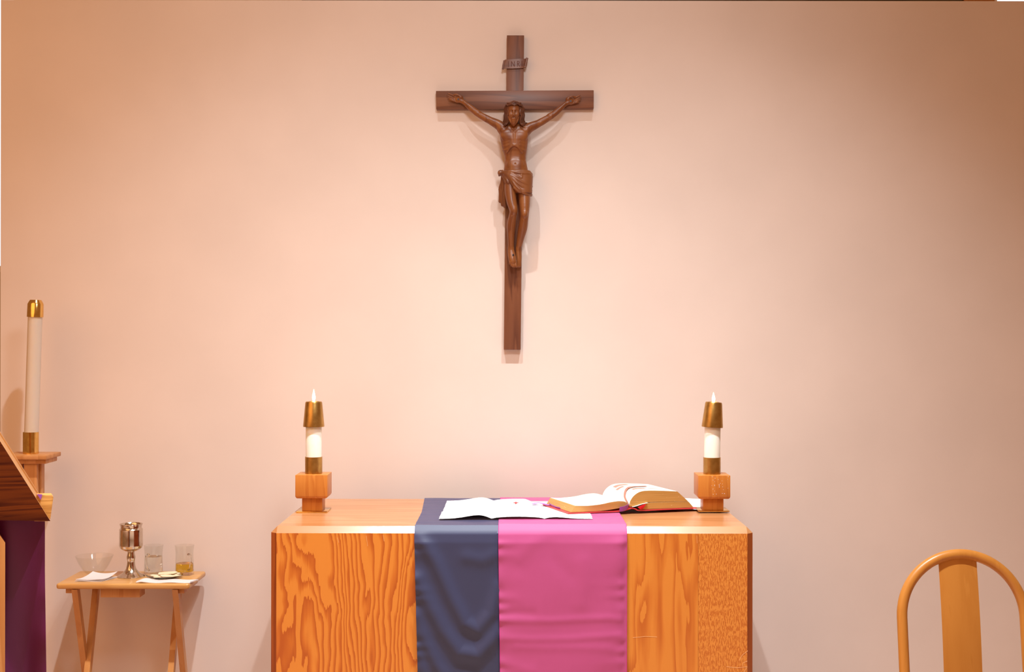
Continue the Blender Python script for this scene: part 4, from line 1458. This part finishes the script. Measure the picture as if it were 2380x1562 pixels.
for (dx, dy), r_, h_, lab in wl:
    n_ = random.randint(7, 9)
    pts = []
    a0 = random.uniform(0, 6)
    for i in range(n_):
        a = a0 + 2 * math.pi * i / n_
        rr = 1.28 * r_ * random.uniform(0.72, 1.05)
        pts.append((dc[0] + dx + rr * math.cos(a), dc[1] + dy + rr * 0.8 * math.sin(a)))
    tl = random.uniform(-0.08, 0.08)
    vs = [(x, y, TZ + h_ + (x - dc[0] - dx) * tl) for x, y in pts] + [(x, y, TZ + h_ + 0.0022 + (x - dc[0] - dx) * tl) for x, y in pts]
    fs = [tuple(reversed(range(n_))), tuple(range(n_, 2 * n_))] + [(i, (i + 1) % n_, n_ + (i + 1) % n_, n_ + i) for i in range(n_)]
    solo(MB().add(vs, fs), 'communion_wafer', M['wafer'], lab, 'wafer', (dc[0] + dx, dc[1] + dy, TZ + h_), 'wafers on the glass dish', smooth=False)
# long napkin at the front right
rows = []
for i in range(18):
    t = i / 17
    r = []
    for j in range(41):
        u = j / 40
        px = 316 + 10 * t * (1 if True else 0) + u * (441 - 316 + 2 * t)
        if u < 0.12:
            px += 0
        Y = 5.012 + 0.062 * t
        z = TZ + 0.0052 + 0.0075 * math.exp(-((u - 0.10) / 0.09) ** 2) * math.sin(math.pi * min(1, t * 0.9 + 0.1)) + 0.0012 * math.sin(u * 12 + t)
        z -= 0.0030 * (1 - min(1, min(t, 1 - t) / 0.12))
        r.append((XP(px, 5.012), Y, z))
    rows.append(r)
solo(MB().grid(rows, 0.0042), 'napkin', M['napkin'], 'long folded white napkin along the front right of the tray table', 'napkin', (XP(380, 5.04), 5.04, TZ))

# ------------------------------------------------------------------ bentwood chair at the right edge
def ch_y(z):
    return 4.42 + (z - 0.45) * 0.16          # the back leans away from the seat


cz0 = 0.44
chair = thing('chair', 'light bentwood chair with arched back and central splat at the right edge', 'chair', (1.5265, 4.25, 0))
arch = []
XA = XP(2093.0, 4.475)
XB = XP(2377.0, 4.475)
xc, ra = (XA + XB) / 2, (XB - XA) / 2
zc_ = ZP(1286.5, 4.49) - ra
tube_r = 0.0174
for z in np.linspace(0.0, zc_, 22):
    arch.append((XA, z))
for i in range(1, 40):
    a = math.pi - math.pi * i / 40
    arch.append((xc + ra * math.cos(a), zc_ + ra * math.sin(a)))
for z in np.linspace(zc_, 0.0, 22):
    arch.append((XB, z))
fr = MB().tube([(x, ch_y(z) if z > cz0 else ch_y(cz0) + (cz0 - z) * 0.12, z) for x, z in arch], tube_r, 18)
part(fr, 'back_frame', M['chair'], chair)
sw = 0.0645
rows = []
sxc = XP(2228.7, 4.47)
for i in range(40):
    t = i / 39
    r = []
    for j in range(15):
        u = j / 14 * 2 - 1
        x = sxc + u * sw
        ztop = zc_ + math.sqrt(max(0, ra * ra - (x - xc) ** 2)) - tube_r * 0.65
        z = 0.47 + (ztop - 0.47) * t
        bow = -0.006 * math.sin(math.pi * t)
        r.append((x, ch_y(z) + bow - 0.004 + 0.004 * u * u, z))
    rows.append(r)
part(MB().grid(rows, -0.013), 'splat', M['chair'], chair)
part(MB().box(XA - 0.005, XB + 0.005, 3.98, 4.44, 0.425, 0.455, 0.010, 4), 'seat', M['seat'], chair)
part(MB().box(XA - 0.005, XB + 0.005, 3.99, 4.43, 0.385, 0.425, 0.004), 'seat_frame', M['chair'], chair)
for x in (XA + 0.012, XB - 0.012):
    part(MB().tube([(x, 4.01, 0.0), (x, 4.015, 0.40)], [0.014, 0.017], 16), 'leg', M['chair'], chair)
part(MB().tube([(XA + 0.012, 4.013, 0.20), (XB - 0.012, 4.013, 0.20)], 0.009, 12), 'stretcher', M['chair'], chair)
